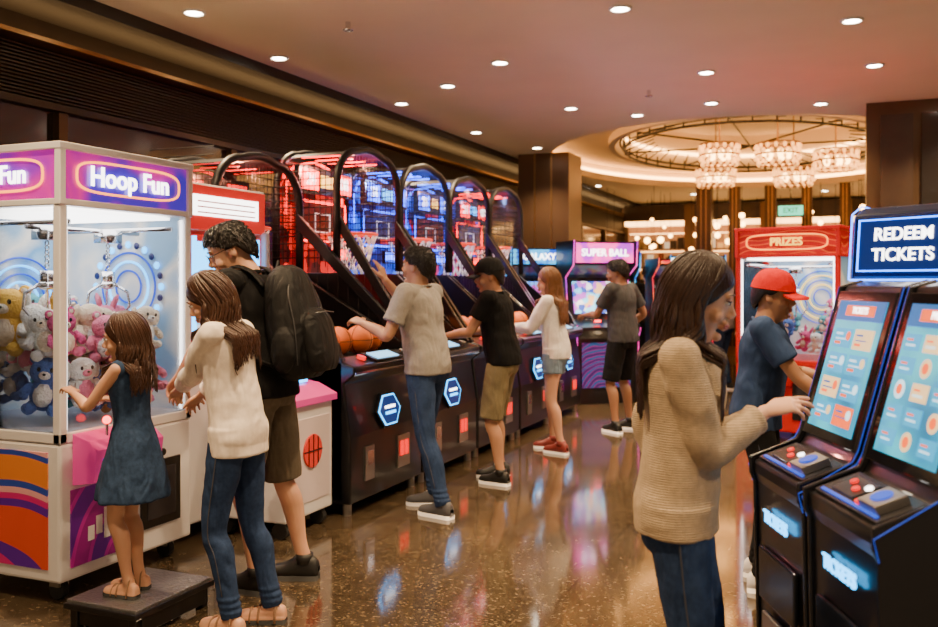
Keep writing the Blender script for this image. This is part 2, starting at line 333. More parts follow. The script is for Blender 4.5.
def crane(name,loc,rz,w,dp,h,body,marq,art,label,big=True,z1=.74,z2=1.84,neon=GC,nplush=34,trim=None):
    e=empty(name,loc,rz); W=w/2; trim=trim or body
    mb=MB(); mb.box(-dp,0,-W,W,.1,z1,0); mb.box(-dp+.02,-.02,-W+.02,W-.02,z1,z1+.03,0)
    mb.build('lower_cabinet',[body],e,bevel=.015)
    mb=MB()
    for x in (-dp,-.045):
        for y in (-W,W-.045): mb.box(x,x+.045,y,y+.045,z1,z2,0)
    mb.box(-dp,0,-W,W,z1,z1+.05,0) 
    mb.build('corner_posts',[trim],e,bevel=.006)
    mb=MB(); mb.box(-dp,0.0,-W,W,z2,z2+.03,0); mb.box(-dp,0.01,-W-.01,W+.01,h-.035,h,0); mb.box(-dp+.01,-.01,-W+.01,W-.01,z2+.03,h-.03,1)
    for q in (-W-.006,W-.03): mb.box(-.03,.008,q,q+.036,z2,h,0)
    mb.box(-dp,-dp+.03,-W-.006,-W+.03,z2,h,0)
    mb.build('marquee_box',[trim,marq],e,bevel=.005)
    mb=MB(); zc=(z2+h)/2; hz=(h-z2)/2-.07
    def outline(hw,cx,face):
        pts=[]
        for i in range(40):
            a=2*math.pi*i/40; u=hw*np.sign(math.cos(a))*abs(math.cos(a))**.45; v=hz*np.sign(math.sin(a))*abs(math.sin(a))**.6
            pts.append((.0,u,zc+v) if face=='x' else (cx+u,-W+.004,zc+v))
        return pts
    mb.tube(outline(W*.78,0,'x'),.006,0,6,closed=True); mb.tube(outline(dp*.38,-dp/2,'y'),.006,0,6,closed=True)
    mb.build('marquee_neon',[GO],e)
    LM=GW if big else GY
    text(label,(h-z2)*(.46 if big else .36),FX(0.002,0,zc),LM,e,'marquee_text'); text(label,(h-z2)*.42,FY(-dp/2,-W+.002,zc),LM,e,'marquee_text')
    mb=MB(); mb.box(-.012,-.006,-W+.04,W-.04,z1+.05,z2,0); mb.box(-dp+.04,-.04,-W+.006,-W+.012,z1+.05,z2,0); mb.build('glass_panes',GLS,e)
    mb=MB(); mb.box(-dp+.01,-dp+.03,-W+.02,W-.02,z1,z2,0); mb.box(-dp+.04,-.04,W-.02,W-.008,z1+.05,z2,0)
    for k in range(5): mb.ring((-dp+.045,.1,z1+.62),.08+.045*k,.006,1 if k%2 else 2,36,6,ax='x')
    for k in range(3): mb.ring((-dp*.45,W-.03,z1+.72),.09+.05*k,.006,1 if k%2 else 2,36,6,ax='y')
    if big:
        for k in range(24):
            a=2*math.pi*k/24; mb.ell((-dp*.45+.235*math.cos(a),W-.034,z1+.72+.235*math.sin(a)),(.02,.006,.02),3 if k%2 else 1,10,6)
    mb.build('back_panel',[pattern(name+'_back',[(.36,.55,.68),(.10,.28,.5),(.66,.62,.54),(.2,.35,.5)],2.0,.40,'noise'),neon,GDB,mat('wheel_navy',(.01,.02,.12),.3)],e)  # back and far side panels emit, added to brighten the interior
    mb=MB(); mb.box(-dp+.1,-.08,-W+.08,W-.08,z2-.02,z2-.005,0); mb.box(-.03,-.018,-W+.05,-W+.06,z1+.06,z2-.02,0); mb.box(-.03,-.018,W-.06,W-.05,z1+.06,z2-.02,0); mb.build('interior_light',glow(name+'_int',(1,.93,.85),8),e)
    mb=MB(); mb.cyl((-dp+.05,-W+.1,z2-.07),(-.05,-W+.1,z2-.07),.012); mb.cyl((-dp+.05,W-.1,z2-.07),(-.05,W-.1,z2-.07),.012); mb.cyl((-.3,-W+.08,z2-.09),(-.3,W-.08,z2-.09),.012)
    for cy in ((-W*.55,.15) if big else (0,)):
        cx=-.3; mb.box(cx-.05,cx+.05,cy-.05,cy+.05,z2-.15,z2-.08)
        for k in range(6): mb.ring((cx,cy,z2-.165-k*.022),.012,.0035,0,10,5,ax='x' if k%2 else 'y')
        zt=z2-.31; mb.cyl((cx,cy,zt+.01),(cx,cy,zt-.06),.035,0,16); mb.ell((cx,cy,zt-.06),(.045,.045,.025))
        for k in range(3):
            a=k*2*math.pi/3+.3; c,s=math.cos(a),math.sin(a)
            mb.tube([(cx+.03*c,cy+.03*s,zt-.05),(cx+.11*c,cy+.11*s,zt-.10),(cx+.12*c,cy+.12*s,zt-.17),(cx+.05*c,cy+.05*s,zt-.25)],[.009,.009,.008,.005],0,6)
    mb.build('claw_gantry',CHR,e,smooth=True)
    mb=MB()
    rnd=random.Random(3)
    for k in range(nplush):
        lay=k//(nplush//3+1); s=rnd.uniform(.11,.14) if big else .1
        x=rnd.uniform(-dp+.18,-.16)-.05*lay; y=rnd.uniform(-W+.16,W-.16); z=z1+.14+lay*(.15 if big else .13)+ (.10*(-x/dp))
        plush(mb,(x,y,z),s,rnd.choice([0,1,1,2,3,3,4,5,6,8]),rnd.choice([3,2,1]),7,rnd.uniform(-1.5,.5),k%3)
    if big:
        plush(mb,(-.55,-W+.2,z1+.5),.175,0,2,7,-1.1,0); plush(mb,(-.30,-W+.19,z1+.2),.145,4,3,7,-.9,0); plush(mb,(-.27,-W+.18,z1+.46),.13,3,2,7,-.9,2); plush(mb,(-.7,-W+.18,z1+.2),.14,2,3,7,-1.4,2)
        plush(mb,(-.17,-.02,z1+.42),.13,1,3,7,-.5,0); plush(mb,(-.17,-W+.3,z1+.22),.125,3,1,7,-.4,2); plush(mb,(-.17,.12,z1+.2),.13,6,2,7,-.3,0); plush(mb,(-.17,W-.17,z1+.24),.13,1,3,7,-.3,1); plush(mb,(-.18,-.26,z1+.46),.12,5,2,7,-.4,0); plush(mb,(-.2,.3,z1+.47),.12,2,3,7,-.3,2)
    mb.build('plush_toys',PL,e,smooth=True)
    mb=MB(); mb.box(-.004,.006,-W+.06,-W+.42*w,.16,z1-.22,0); mb.box(-dp+.05,-.07,-W-.006,-W+.004,.16,z1-.04,1)
    if big:
        mb.box(.006,.009,-W+.16,-W+.20,.26,.33,2); mb.box(.006,.009,-W+.21,-W+.25,.28,.37,2); mb.box(.006,.009,-W+.26,-W+.30,.25,.40,2)
    mb.build('side_art',[art[0],art[1],WHT],e,bevel=.002)
    mb=MB(); 
    X=M4.Translation((.0,-W*.35,z1-.06)); mb.prism([(0,-.14),(.13,-.12),(.15,.03),(.1,.07),(0,.1)],-.22,.22,0,X)
    mb.box(.02,.09,-.15,.15,.075,.082,1,X@M4.Rotation(0.35,4,'Y'))
    mb.cyl((.07,-.08,.06),(.07,-.08,.14),.008,2,X=X); mb.ell((.07,-.08,.15),.02,3,X=X); mb.cyl((.08,.05,.06),(.08,.05,.085),.028,3,16,X=X); mb.cyl((.08,.13,.06),(.08,.13,.085),.02,4,16,X=X)
    mb.cyl((.141,0,-.05),(.152,0,-.05),.045,4,20,X=X); mb.box(.14,.15,-.18,-.1,-.09,-.01,1,X)
    mb.build('control_panel',[PINK if big else RED,mat('deck',(.1,.05,.15),.3,emit=(.5,.1,.9),es=.6),CHR,GR,mat('white_button',(.8,.6,.7),.3,emit=(1,.6,.8),es=.8)],e,bevel=.006)
    mb=MB(); mb.box(-.002,.012,.06,W-.1,.22,.56,0); mb.box(.01,.016,.1,W-.14,.26,.52,1); mb.cyl((.015,.2,.6),(.03,.2,.6),.02,0); mb.build('prize_door',[BLK,mat('smoked_flap',(.03,.03,.04),.1)],e,bevel=.004)
    mb=MB()
    for x in (-dp+.1,-.1):
        for y in (-W+.09,W-.09): mb.cyl((x,y-.018,.045),(x,y+.018,.045),.045,0,16); mb.box(x-.03,x+.03,y-.03,y+.03,.06,.1,1)
    mb.build('casters',[RUB,STL],e)
    return e
MARQ=pattern('purple_marquee',[(.05,.003,.20),(.16,.006,.4),(.55,.01,.3),(.05,.02,.5)],1.8,.8,'noise')
ART1=pattern('magenta_art',[(.26,.005,.16),(.45,.01,.25),(.12,.005,.22)],1.5,.12)
ART2=pattern('swirl_art',[(.65,.07,.03),(.10,.012,.26),(.55,.02,.15),(.7,.32,.3),(.03,.06,.33),(.7,.2,.03)],1.1,.10,dist=5)
crane('claw_machine',(-3.33,3.57,0),0,.9,.92,2.13,WHT,MARQ,(ART1,ART2),'Hoop Fun',nplush=40)
GOLD=pattern('red_gold',[(.5,.008,.008),(.7,.1,.015),(.4,.004,.004)],3,.5)
crane('red_claw_machine',(-.55,8.9,0),D(-104),.95,.85,2.0,RED,GOLD,(GOLD,GOLD),'PRIZES',False,.72,1.72,GY,16)
# ---------------------------------------------------------------- basketball machines
BALL=mat('basketball_leather',(.80,.17,.02),.45,bump=(220,.4))
def ball(name,c,r,parent):
    mb=MB(); mb.ell(c,r,0,20,14)
    for ax in 'xyz': mb.ring(c,r*1.0,.002,1,28,5,ax=ax)
    return mb.build(name,[BALL,RUB],parent,smooth=True)
def hoopmachine(loc,hx,lc,dim,strong,backc,k,ht=2.52):
    e=empty('basketball_arcade_machine',loc); w=.515; hb=hx-.55
    mb=MB(); mb.prism([(0,.08),(.0,.5),(-.05,.84),(.03,.9),(.03,.95),(-.12,1.0),(-.5,.97),(-.5,.08)],-w,w,0); mb.build('front_cabinet',BLK,e,bevel=.012)
    mb=MB()
    for s in (-1,1):
        y0,y1=(w-.045,w) if s>0 else (-w,-w+.045)
        mb.prism([(-.06,.1),(-.06,1.0),(-.16,1.06),(hx,1.56),(hb,1.56),(hb,.1)],y0,y1,0)
        mb.prism([(-.07,1.0),(-.10,1.09),(hx,2.02),(hx,1.9),(-.15,1.04)],y0,y1,0)
    mb.build('side_walls',BLK,e,bevel=.006)
    mb=MB()
    for s in (-1,1):
        y=s*(w-.02)
        for i in range(1,10):
            t=i/10; x=-.16+(hx+.16)*t; mb.cyl((x,y,1.06+.48*t),(x,y,1.09+.85*t),.003,0,4)
    mb.prism([(-.5,.94),(hb,1.3),(hb,1.26),(-.5,.9)],-w+.05,w-.05); mb.build('ball_ramp',mat('ramp_net_%d'%k,(.03,.03,.035),.7,bump=(60,.6)),e)
    mb=MB()
    hexa=[(.105*math.cos(a)*1.15,.09*math.sin(a)) for a in [math.pi*i/3 for i in range(6)]]
    Xf=M4.Translation((-.012,0,.62))@M4.Rotation(-.14,4,'Y')
    def plate(pts,t,m): 
        n=len(pts); mb.add([(0,*p) for p in pts]+[(t,*p) for p in pts],[tuple(range(n-1,-1,-1)),tuple(range(n,2*n))]+[(i,(i+1)%n,(i+1)%n+n,i+n) for i in range(n)],m,Xf)
    plate([(a*1.5,b*1.5) for a,b in hexa],.018,2); plate([(a*1.3,b*1.3) for a,b in hexa],.022,0); plate([(a*1.18,b*1.18) for a,b in hexa],.025,8)
    mb.box(.02,.03,-.07,.07,.010,.028,1,Xf);mb.box(.02,.03,-.07,.07,-.030,-.012,0,Xf)
    mb.box(0,.012,-.34,-.22,.2,.42,3); mb.box(.01,.018,-.32,-.24,.3,.39,4); mb.box(0,.012,.12,.3,.2,.42,3); mb.box(.01,.018,.15,.2,.28,.38,5); mb.box(.01,.018,.22,.27,.28,.38,5)
    mb.box(.028,.034,-w+.01,w-.01,.905,.915,4)
    Xd=M4.Translation((-.045,0,.985))@M4.Rotation(.33,4,'Y')
    mb.box(-.07,.06,-.2,.2,-.004,.008,2,Xd); mb.box(-.05,.045,-.15,.15,.008,.012,7,Xd); 
    for y in (-.3,.3): mb.cyl((-.0,y,0),(-.0,y,.02),.03,5 if y<0 else 3,16,X=Xd)
    mb.build('front_graphics',[GC,GW,BLK,STL,CHR,GDR,strong,glow('deck_screen',(.25,.65,1),2.5),mat('hex_field',(.01,.03,.10),.3,emit=(.01,.06,.35),es=.5)],e)
    for j,y in enumerate((-.38,-.15,.07,.29)): ball('basketball_%d'%(j+1),(-.27-.04*(j%2),y,1.085),.10,e)
    mb=MB(); H=ht
    def arch(x,o=0,zb=1.58):
        pts=[(x,-w+o,zb),(x,-w+o,H-.5)]; R=.30
        for i in range(7): a=math.pi-math.pi/2*i/6; pts.append((x,-w+R+(R-o)*math.cos(a),H-.3+(.3-o)*math.sin(a)))
        for i in range(1,6): t=i/6; pts.append((x,(-w+R)*(1-2*t),H-o+.035*math.sin(math.pi*t)))
        for i in range(7): a=math.pi/2-math.pi/2*i/6; pts.append((x,w-R+(R-o)*math.cos(a),H-.3+(.3-o)*math.sin(a)))
        return pts+[(x,w-o,H-.5),(x,w-o,zb)]
    mb.tube(arch(hx),.032,0,8,side=(1,0,0)); mb.tube(arch(hb),.03,0,8,side=(1,0,0)); 
    A=arch(hx)[2:-2]; B=arch(hb)[2:-2]; n=len(A); mb.add(A+B,[(i,i+1,n+i+1,n+i) for i in range(4,n-5)],0)
    mb.build('hood_frame',BLKM,e,smooth=True)
    mb=MB()
    for s in (-w,w):
        for i in range(1,11): x=hx+(hb-hx)*i/11; mb.cyl((x,s,1.6),(x,s,H-.12),.004,0,4)
        for i in range(1,15): z=1.62+i*.056; mb.cyl((hx,s,z),(hb,s,z),.004,0,4)
    for i in range(1,22):
        y=-w+2*w*i/22; mb.cyl((hx,y,H-.5),(hx,y,H-.03 if abs(y)<.25 else H-.16),.0035,0,4)
    for i in range(8): z=H-.5+i*.055; ww=w if z<H-.25 else w-.09; mb.cyl((hx,-ww,z),(hx,ww,z),.0035,0,4)
    mb.build('wire_mesh',BLKM,e)
    mb=MB(); mb.box(hb,hb+.02,-w+.03,w-.03,1.3,H-.07,0); mb.build('rear_panel',backc,e)
    mb=MB()
    mb.tube(arch(hb+.04,.08,1.7)[1:-1],.010,0,6,side=(1,0,0))
    for i in range(4): 
        y=-.3+i*.2; mb.box(hx-.45,hx-.1,y-.008,y+.008,H-.042,H-.034,0)
    mb.build('led_strips',[strong],e)
    bx=hb+.1; mb=MB(); mb.box(bx-.02,bx,-.38,.38,1.82,2.16,0); 
    for a in ((-.38,-.365,1.82,2.16),(.365,.38,1.82,2.16),(-.38,.38,1.82,1.835),(-.38,.38,2.145,2.16)): mb.box(bx,bx+.006,*a,1)
    mb.box(bx,bx+.007,-.12,.12,1.9,1.91,5);mb.box(bx,bx+.007,-.12,.12,2.05,2.06,5);mb.box(bx,bx+.007,-.12,-.11,1.9,2.06,5);mb.box(bx,bx+.007,.11,.12,1.9,2.06,5)
    mb.box(bx,bx+.05,-.42,.42,H-.32,H-.1,3)
    mb.box(bx+.05,bx+.055,-.38,-.14,H-.29,H-.13,1); mb.box(bx+.05,bx+.055,.14,.38,H-.29,H-.13,1); mb.box(bx+.05,bx+.055,-.1,.1,H-.26,H-.16,4)
    mb.box(bx+.1,bx+.13,-.2,.2,1.66,1.78,3); mb.box(bx+.13,bx+.134,-.18,.18,1.68,1.76,1)
    mb.build('backboard',[mat('backboard_%d'%k,(.10,.02,.02) if lc[0]>.5 else (.015,.03,.12),.2),strong,GW,BLK,GY if k%2 else GC,mat('line_white',(.8,.8,.8),.5,emit=(1,1,1),es=.5)],e)
    text('24',.13,FX(bx+.058,-.26,H-.21),GW,e,'score_digits'); text('08',.13,FX(bx+.058,.26,H-.21),GW,e,'score_digits')
    rc=(bx+.29,0,1.88); mb=MB(); mb.ring(rc,.2,.013,0,32,8); mb.box(bx,bx+.1,-.04,.04,1.85,1.89,0)
    N=14
    def npn(i,j):
        r=[.2,.175,.15,.13,.125][j]; a=2*math.pi*(i+.5*(j%2))/N; return V((rc[0]+r*math.cos(a),r*math.sin(a),1.875-j*.08))
    for j in range(4):
        for i in range(N):
            mb.cyl(npn(i,j),npn(i,j+1),.006,1,4); mb.cyl(npn(i,j),npn(i-1 if j%2==0 else i+1,j+1),.006,1,4)
    mb.build('rim_and_net',[mat('rim_red',(.8,.05,.02),.3,emit=(1,.05,.01),es=.8),mat('net_white',(.92,.92,.9),.8,emit=(1,.95,.9),es=.3)],e,smooth=True)  # net emits slightly so it stands out bright white
    lamp('POINT','hood_fill_light',(hx-.15,0,H-.1),26,lc,.03,e)  # fill light added inside the hood to brighten the net and rim
    mb=MB(); 
    for x in (-.06,-.44,hb+.06):
        for y in (-w+.06,w-.06): mb.cyl((x,y,0),(x,y,.1),.03,0,12)
    mb.build('levelling_feet',STL,e)
    return e
RB=pattern('red_back',[(.10,.0,.0),(.5,.006,.003),(.03,0,0),(1,.02,.008),(.15,.0,.0)],9,1.8,'vor')
BB=pattern('blue_back',[(0,.008,.12),(.004,.035,.5),(0,.0,.05),(.015,.13,1),(.0,.015,.25)],9,1.8,'vor')
DB=pattern('dark_back',[(.02,.003,.003),(.18,.006,.006),(.01,.005,.01),(.02,.02,.07)],7,.6,'vor')
MBK=pattern('mixed_back',[(.005,.005,.1),(.5,.006,.008),(.01,.01,.03),(.008,.07,.8),(.4,.02,.2)],9,1.4,'vor')
Y0=4.98; P=1.07
for k,(hx,lc,dim,st,bk,ht) in enumerate([(-1.05,(1,.3,.15),GDR,GDR,DB,2.36),(-.74,(1,.30,.20),GDR,GR,RB,2.53),(-.74,(.25,.42,1),GDB,GB,BB,2.52),(-.74,(1,.38,.38),GDR,GB,MBK,2.52),(-.74,(.35,.45,1),GDB,GR,MBK,2.52)]):
    hoopmachine((-2.9,Y0+P*(k+.5),0),hx,lc,dim,st,bk,k,ht)
e=empty('kids_hoop_machine',(-2.97,4.49,0)); w=.41
mb=MB(); mb.box(-.5,0,-.1,w,.1,.8,0); mb.box(-1.2,-.5,-w,w,.1,1.0,0); mb.box(-1.2,-.5,-w,w,1.78,2.06,0)
mb.box(-1.2,-.46,-w,-w+.05,1.0,1.8,0); mb.box(-1.2,-.46,w-.05,w,1.0,1.8,0); mb.box(-1.2,-1.14,-w,w,1.0,1.8,0); mb.build('cabinet',WHT,e,bevel=.012)
mb=MB(); mb.box(-.5,-.488,-w+.02,w-.02,1.79,2.045,0); mb.box(-.49,-.48,-w+.1,w-.1,1.87,1.99,1); mb.box(-.5,-.49,-w+.06,w-.06,1.1,1.76,0)
mb.box(-.492,-.482,-w+.13,w-.13,1.52,1.72,2); mb.box(-.492,-.482,-w+.13,w-.13,1.2,1.48,3); mb.box(-.49,-.47,-w+.1,-w+.12,1.15,1.75,4); mb.box(-.49,-.47,w-.12,w-.1,1.15,1.75,4)
for i in range(3): mb.box(-.48,-.476,-w+.14,w-.14,1.885+i*.032,1.893+i*.032,0)
mb.build('head_panels',[mat('red_panel',(.6,.015,.012),.3,emit=(.9,.02,.015),es=.6),GW,GC,pattern('game_screen',[(.02,.05,.2),(.1,.5,.8),(.7,.8,.9),(.5,.1,.1)],6,1.2,'vor'),GC],e)
mb=MB(); mb.prism([(-.5,.78),(.03,.76),(.03,.8),(-.1,.86),(-.5,.92)],-.11,w+.01,0); mb.box(-.3,-.12,0,.32,.872,.89,1); mb.box(-.002,.006,-.06,w-.04,.18,.68,2)
mb.cyl((.006,.17,.48),(.016,.17,.48),.1,3,28); 
for q in (-.05,.05): mb.box(.014,.02,.17+q-.004,.17+q+.004,.4,.56,4)
mb.box(.014,.02,.07,.27,.476,.484,4); mb.box(.014,.02,.166,.174,.38,.58,4)
mb.build('deck_and_art',[PINK,GC,mat('white_art',(.7,.6,.62),.3),mat('red_ball_art',(.75,.05,.04),.4),BLK],e,bevel=.003)
mb=MB()
for x in (-.06,-.44,-1.1):
    for y in (-.05 if x>-.5 else -w+.07,w-.07): mb.cyl((x,y-.02,.05),(x,y+.02,.05),.05,0,14)
mb.build('casters',RUB,e)
# ---------------------------------------------------------------- upright cabinets
def upright(loc,rz,w,h,mq,sc,label,body=BLK):
    e=empty('arcade_cabinet',loc,rz); W=w/2
    prof=[(0,.05),(0,.8),(.06,.9),(.06,.97),(-.18,1.05),(-.28,1.55),(-.05,1.7),(-.03,h),(-.6,h),(-.6,.05)]
    mb=MB(); mb.prism(prof,-W,-W+.03); mb.prism(prof,W-.03,W); mb.prism([(-.02,.0),(-.02,.8),(.03,.9),(.03,.94),(-.2,1.03),(-.3,1.55),(-.1,1.7),(-.07,h-.01),(-.58,h-.01),(-.58,.0)],-W+.03,W-.03)
    mb.build('cabinet',body,e,bevel=.004)
    mb=MB(); mb.box(-.09,-.05,-W+.04,W-.04,1.73,h-.03,0)
    X=M4.Translation((-.235,0,1.3))@M4.Rotation(-.2,4,'Y'); mb.box(0,.012,-W+.08,W-.08,-.2,.2,1,X)
    mb.box(-.025,-.012,-W+.1,W-.1,.2,.75,2); mb.tube([(.065,-W,.1),(.065,-W,.9),(.065,-W,.97)],.006,3,6); mb.tube([(.01,W,.1),(.01,W,.8),(.065,W,.93)],.006,3,6)
    mb.tube([(-.2,-W,1.05),(-.28,-W,1.55),(-.04,-W,1.7),(-.02,-W,h)],.007,3,6); mb.tube([(-.2,W,1.05),(-.28,W,1.55),(-.04,W,1.7),(-.02,W,h)],.007,3,6)
    mb.build('lit_panels',[mq,sc,pattern('kick_art',[(.05,.02,.2),(.3,.02,.3),(.02,.1,.4)],4,.15),mq],e)
    mb=MB()
    for y in (-.18,.18):
        mb.cyl((-.05,y,1.0),(-.05,y,1.08),.008,0,8); mb.ell((-.05,y,1.09),.022,1)
        for j in range(3): mb.cyl((-.05,y+.05+j*.03,1.0),(-.05,y+.05+j*.03,1.025),.012,1,10)
    mb.build('controls',[CHR,GR],e); text(label,.12,FX(-.045,0,(1.7+h)/2),GW,e)
SC1=pattern('screen_a',[(.05,.1,.5),(.2,.7,1),(.9,.5,.2),(.9,.9,.9),(.5,.1,.6)],14,2.5,'vor'); SC2=pattern('screen_b',[(.4,.05,.3),(.1,.3,.9),(.8,.7,.3),(.1,.6,.5)],12,2.2,'vor')
MQP=pattern('marquee_pink',[(.5,.01,.2),(.9,.05,.4),(.3,.01,.5)],5,2.5,'noise'); MQC=pattern('marquee_cyan',[(.01,.15,.5),(.05,.5,.9),(.01,.07,.5)],5,2.5,'noise'); MQR=pattern('marquee_red',[(.6,.01,.01),(.9,.12,.02),(.5,.005,.03)],5,2.5,'noise')
upright((-2.75,10.95,0),D(-50),.85,2.0,MQP,SC1,'SUPER BALL'); upright((-3.75,11.4,0),D(-50),.8,1.95,MQC,SC2,'GALAXY')
upright((-1.95,11.9,0),D(-60),.7,1.8,MQR,SC1,'RACER'); upright((-3.2,13.2,0),D(-60),.8,1.95,MQC,SC2,'HERO'); upright((-2.1,13.9,0),D(-75),.8,1.9,MQC,SC2,'JACKPOT')
upright((-1.0,12.8,0),D(-95),.75,1.8,MQR,SC1,'ZOOM'); upright((-.6,14.8,0),D(-95),.8,1.9,MQR,SC2,'FUN'); upright((.5,13.4,0),D(-110),.8,1.9,MQC,SC1,'STAR')
# ---------------------------------------------------------------- ticket kiosks
def uitile(mb,X,y0,y1,z0,z1,m,t=.003): mb.box(0,t,y0,y1,z0,z1,m,X)
TEAL=pattern('kiosk_ui_bg',[(.0,.09,.22),(.0,.22,.40),(.02,.42,.58)],3.5,1.6,'noise')
UI=[TEAL,glow('ui_orange',(1,.12,.01),2.0),glow('ui_cream',(1,.65,.28),1.7),glow('ui_blue',(.0,.15,.45),1.3),glow('ui_white',(.6,.9,1),2.0),glow('ui_green',(.02,.4,.3),1.5),glow('ui_sky',(.02,.38,.68),1.7)]
EDGE=glow('kiosk_edge',(.02,.12,1),.6)
def kiosk(loc,rz,v):
    e=empty('ticket_kiosk',loc,rz); W=.2
    prof=[(-.03,.0),(-.01,.88),(0,.91),(0,.945),(-.14,.995),(-.155,1.02),(-.28,1.47),(-.33,1.485),(-.37,1.46),(-.35,1.0),(-.42,.9),(-.42,.0)]
    mb=MB(); mb.prism([(x,z) for x,z in prof],-W+.012,W-.012); mb.build('housing',BLK,e,bevel=.008)
    mb=MB()
    o=[(-.02,.0),(0,.88),(.012,.905),(.012,.955),(-.13,1.01),(-.14,1.03),(-.265,1.47),(-.33,1.49),(-.385,1.46),(-.365,1.0),(-.43,.9),(-.43,.0)]
    mb.prism(o,-W,-W+.014); mb.prism(o,W-.014,W); mb.build('side_panels',mat('kiosk_side',(.015,.016,.021),.25,metal=.4,coat=.5),e,bevel=.004)
    mb=MB()
    for y in (-W,W): mb.tube([(-.13,y,1.012),(-.145,y,1.04),(-.267,y,1.47)],.0016,0,6); mb.tube([(-.0,y,.88),(.012,y,.93),(-.13,y,1.012)],.0014,0,6)
    mb.build('edge_led',EDGE,e)
    ang=-math.atan2(.125,.45); X=M4.Translation((-.152,0,1.03))@M4.Rotation(ang,4,'Y')
    mb=MB(); mb.box(0,.01,-.178,.178,0,.44,0,X); mb.build('screen_bezel',mat('bezel',(.01,.01,.012),.08),e,bevel=.003)
    mb=MB(); X2=X@M4.Translation((.0105,0,0)); uitile(mb,X2,-.148,.148,.03,.41,0,.001)
    X3=X2@M4.Translation((.0012,0,0)); X4=X3@M4.Translation((.0011,0,0))
    uitile(mb,X3,-.148,.148,.352,.41,3,.0008); uitile(mb,X4,-.09,.09,.366,.396,1,.0008)
    if v==0:
        for r in range(4):
            for c in range(2):
                y=-.125+c*.13; z=.27-r*.073; m_=[6,2,6,6,2,6,6,1][r*2+c]; uitile(mb,X3,y,y+.115,z,z+.058,m_,.001)
                uitile(mb,X4,y+.012,y+.055,z+.038,z+.044,4 if m_==6 else 3,.0006); uitile(mb,X4,y+.012,y+.08,z+.024,z+.028,4 if m_==6 else 3,.0006); uitile(mb,X4,y+.012,y+.05,z+.010,z+.018,1,.0006)
                mb.cyl((0,y+.092,z+.036),(.0006,y+.092,z+.036),.014,[1,2,4,2,1,4,2,4][r*2+c],14,X=X4)
    else:
        for r in range(5):
            z=.29-r*.06
            for c in range(3):
                y=-.135+c*.094
                if (r+c)%3==2: mb.cyl((0,y+.036,z+.022),(.001,y+.036,z+.022),.024,2 if c else 4,20,X=X3); mb.cyl((0,y+.036,z+.022),(.001,y+.036,z+.022),.014,1,16,X=X4)
                else: uitile(mb,X3,y,y+.076,z,z+.044,[6,2,6,6][(r*2+c)%4],.001); uitile(mb,X4,y+.01,y+.055,z+.012,z+.017,4,.0006); uitile(mb,X4,y+.01,y+.04,z+.026,z+.031,1,.0006)
    mb.build('touch_screen',UI,e)
    text('PRIZES' if v else 'TICKETS',.026,X3@fm((0,1,0),(0,0,1),(1,0,0),(.0022,0,.381)),GW,e,'screen_title',.0004)
    a2=math.atan2(.05,.14); Xd=M4.Translation((0,0,.947))@M4.Rotation(a2,4,'Y')
    mb=MB(); mb.box(-.135,-.012,-.17,.17,0,.008,0,Xd); mb.box(-.115,-.04,-.13,-.01,.008,.012,1,Xd)
    for j,(x,y,m_) in enumerate([(-.09,-.1,4),(-.07,-.05,4),(-.09,-.02,5),(-.04,.03,4)]): mb.cyl((x,y,.008),(x,y,.018),.010,m_,14,X=Xd)
    mb.box(-.11,-.03,.05,.14,.008,.03,2,Xd); mb.cyl((-.07,.095,.03),(-.07,.095,.034),.026,3,20,X=Xd); mb.box(-.03,-.02,-.15,.15,.008,.012,3,Xd)
    mb.build('control_deck',[mat('deck_grey',(.05,.05,.06),.25,metal=.6),BLK,STL,GDB,GDR,GW],e,bevel=.002)
    mb=MB(); mb.box(-.012,.002,-.14,.14,.55,.70,0); mb.box(-.01,.006,-.1,.1,.45,.52,1); mb.box(-.014,.0,-.17,.17,.1,.4,0); mb.build('ticket_slot_panel',[mat('gloss_front',(.01,.012,.018),.12),STL],e,bevel=.004)
    text('TICKETS',.048,fm((0,1,0),(0,0,1),(1,0,0),(.002,.0,.80)),GC,e,'blue_lettering')
    return e
RZ=D(203.7)
kiosk((-.195,2.715,0),RZ,0); kiosk((-.024,2.322,0),RZ,1)
e=empty('redeem_tickets_booth',(.185,3.28,0),D(234)); mb=MB(); mb.box(-.3,-.02,-.2,.2,0,1.42,0); mb.box(-.28,-.06,-.18,.18,1.42,1.5,0)
pr=[(.02,1.49),(.0,1.71),(-.05,1.74),(-.22,1.72),(-.26,1.49)]; mb.prism(pr,-.22,.22,1); mb.build('housing',[BLK,mat('navy_shell',(.008,.02,.07),.25,coat=.5)],e,bevel=.012)
mb=MB()
X=M4.Translation((.014,0.0,1.605))@M4.Rotation(-.09,4,'Y'); mb.box(0,.006,-.18,.18,-.085,.085,0,X)
for a in ((-.185,.185,-.088,-.083),(-.185,.185,.083,.088),(-.185,-.18,-.085,.085),(.18,.185,-.085,.085)): mb.box(.004,.010,*a,1,X)
mb.tube([(.022,-.22,1.49),(.002,-.22,1.715),(-.05,-.22,1.745),(-.22,-.22,1.725)],.003,1,6); mb.tube([(.03,-.21,1.49),(.03,.21,1.49)],.004,1,6)
mb.build('sign_face',[glow('navy_glow',(.004,.03,.2),.8),glow('sign_edge',(.03,.2,1),8)],e)
text('REDEEM',.058,X@FX(.009,-.02,.034),GW,e,'sign_text',.002); text('TICKETS',.058,X@FX(.009,-.02,-.034),GW,e,'sign_text',.002)
e=empty('step_stool',(-2.90,3.17,0)); mb=MB(); mb.box(-.19,.19,-.24,.24,.105,.13,0); mb.box(-.2,.2,-.25,.25,.09,.115,1)
for x in (-.16,.16):
    for y in (-.21,.21): mb.box(x-.02,x+.02,y-.02,y+.02,0,.1,1)
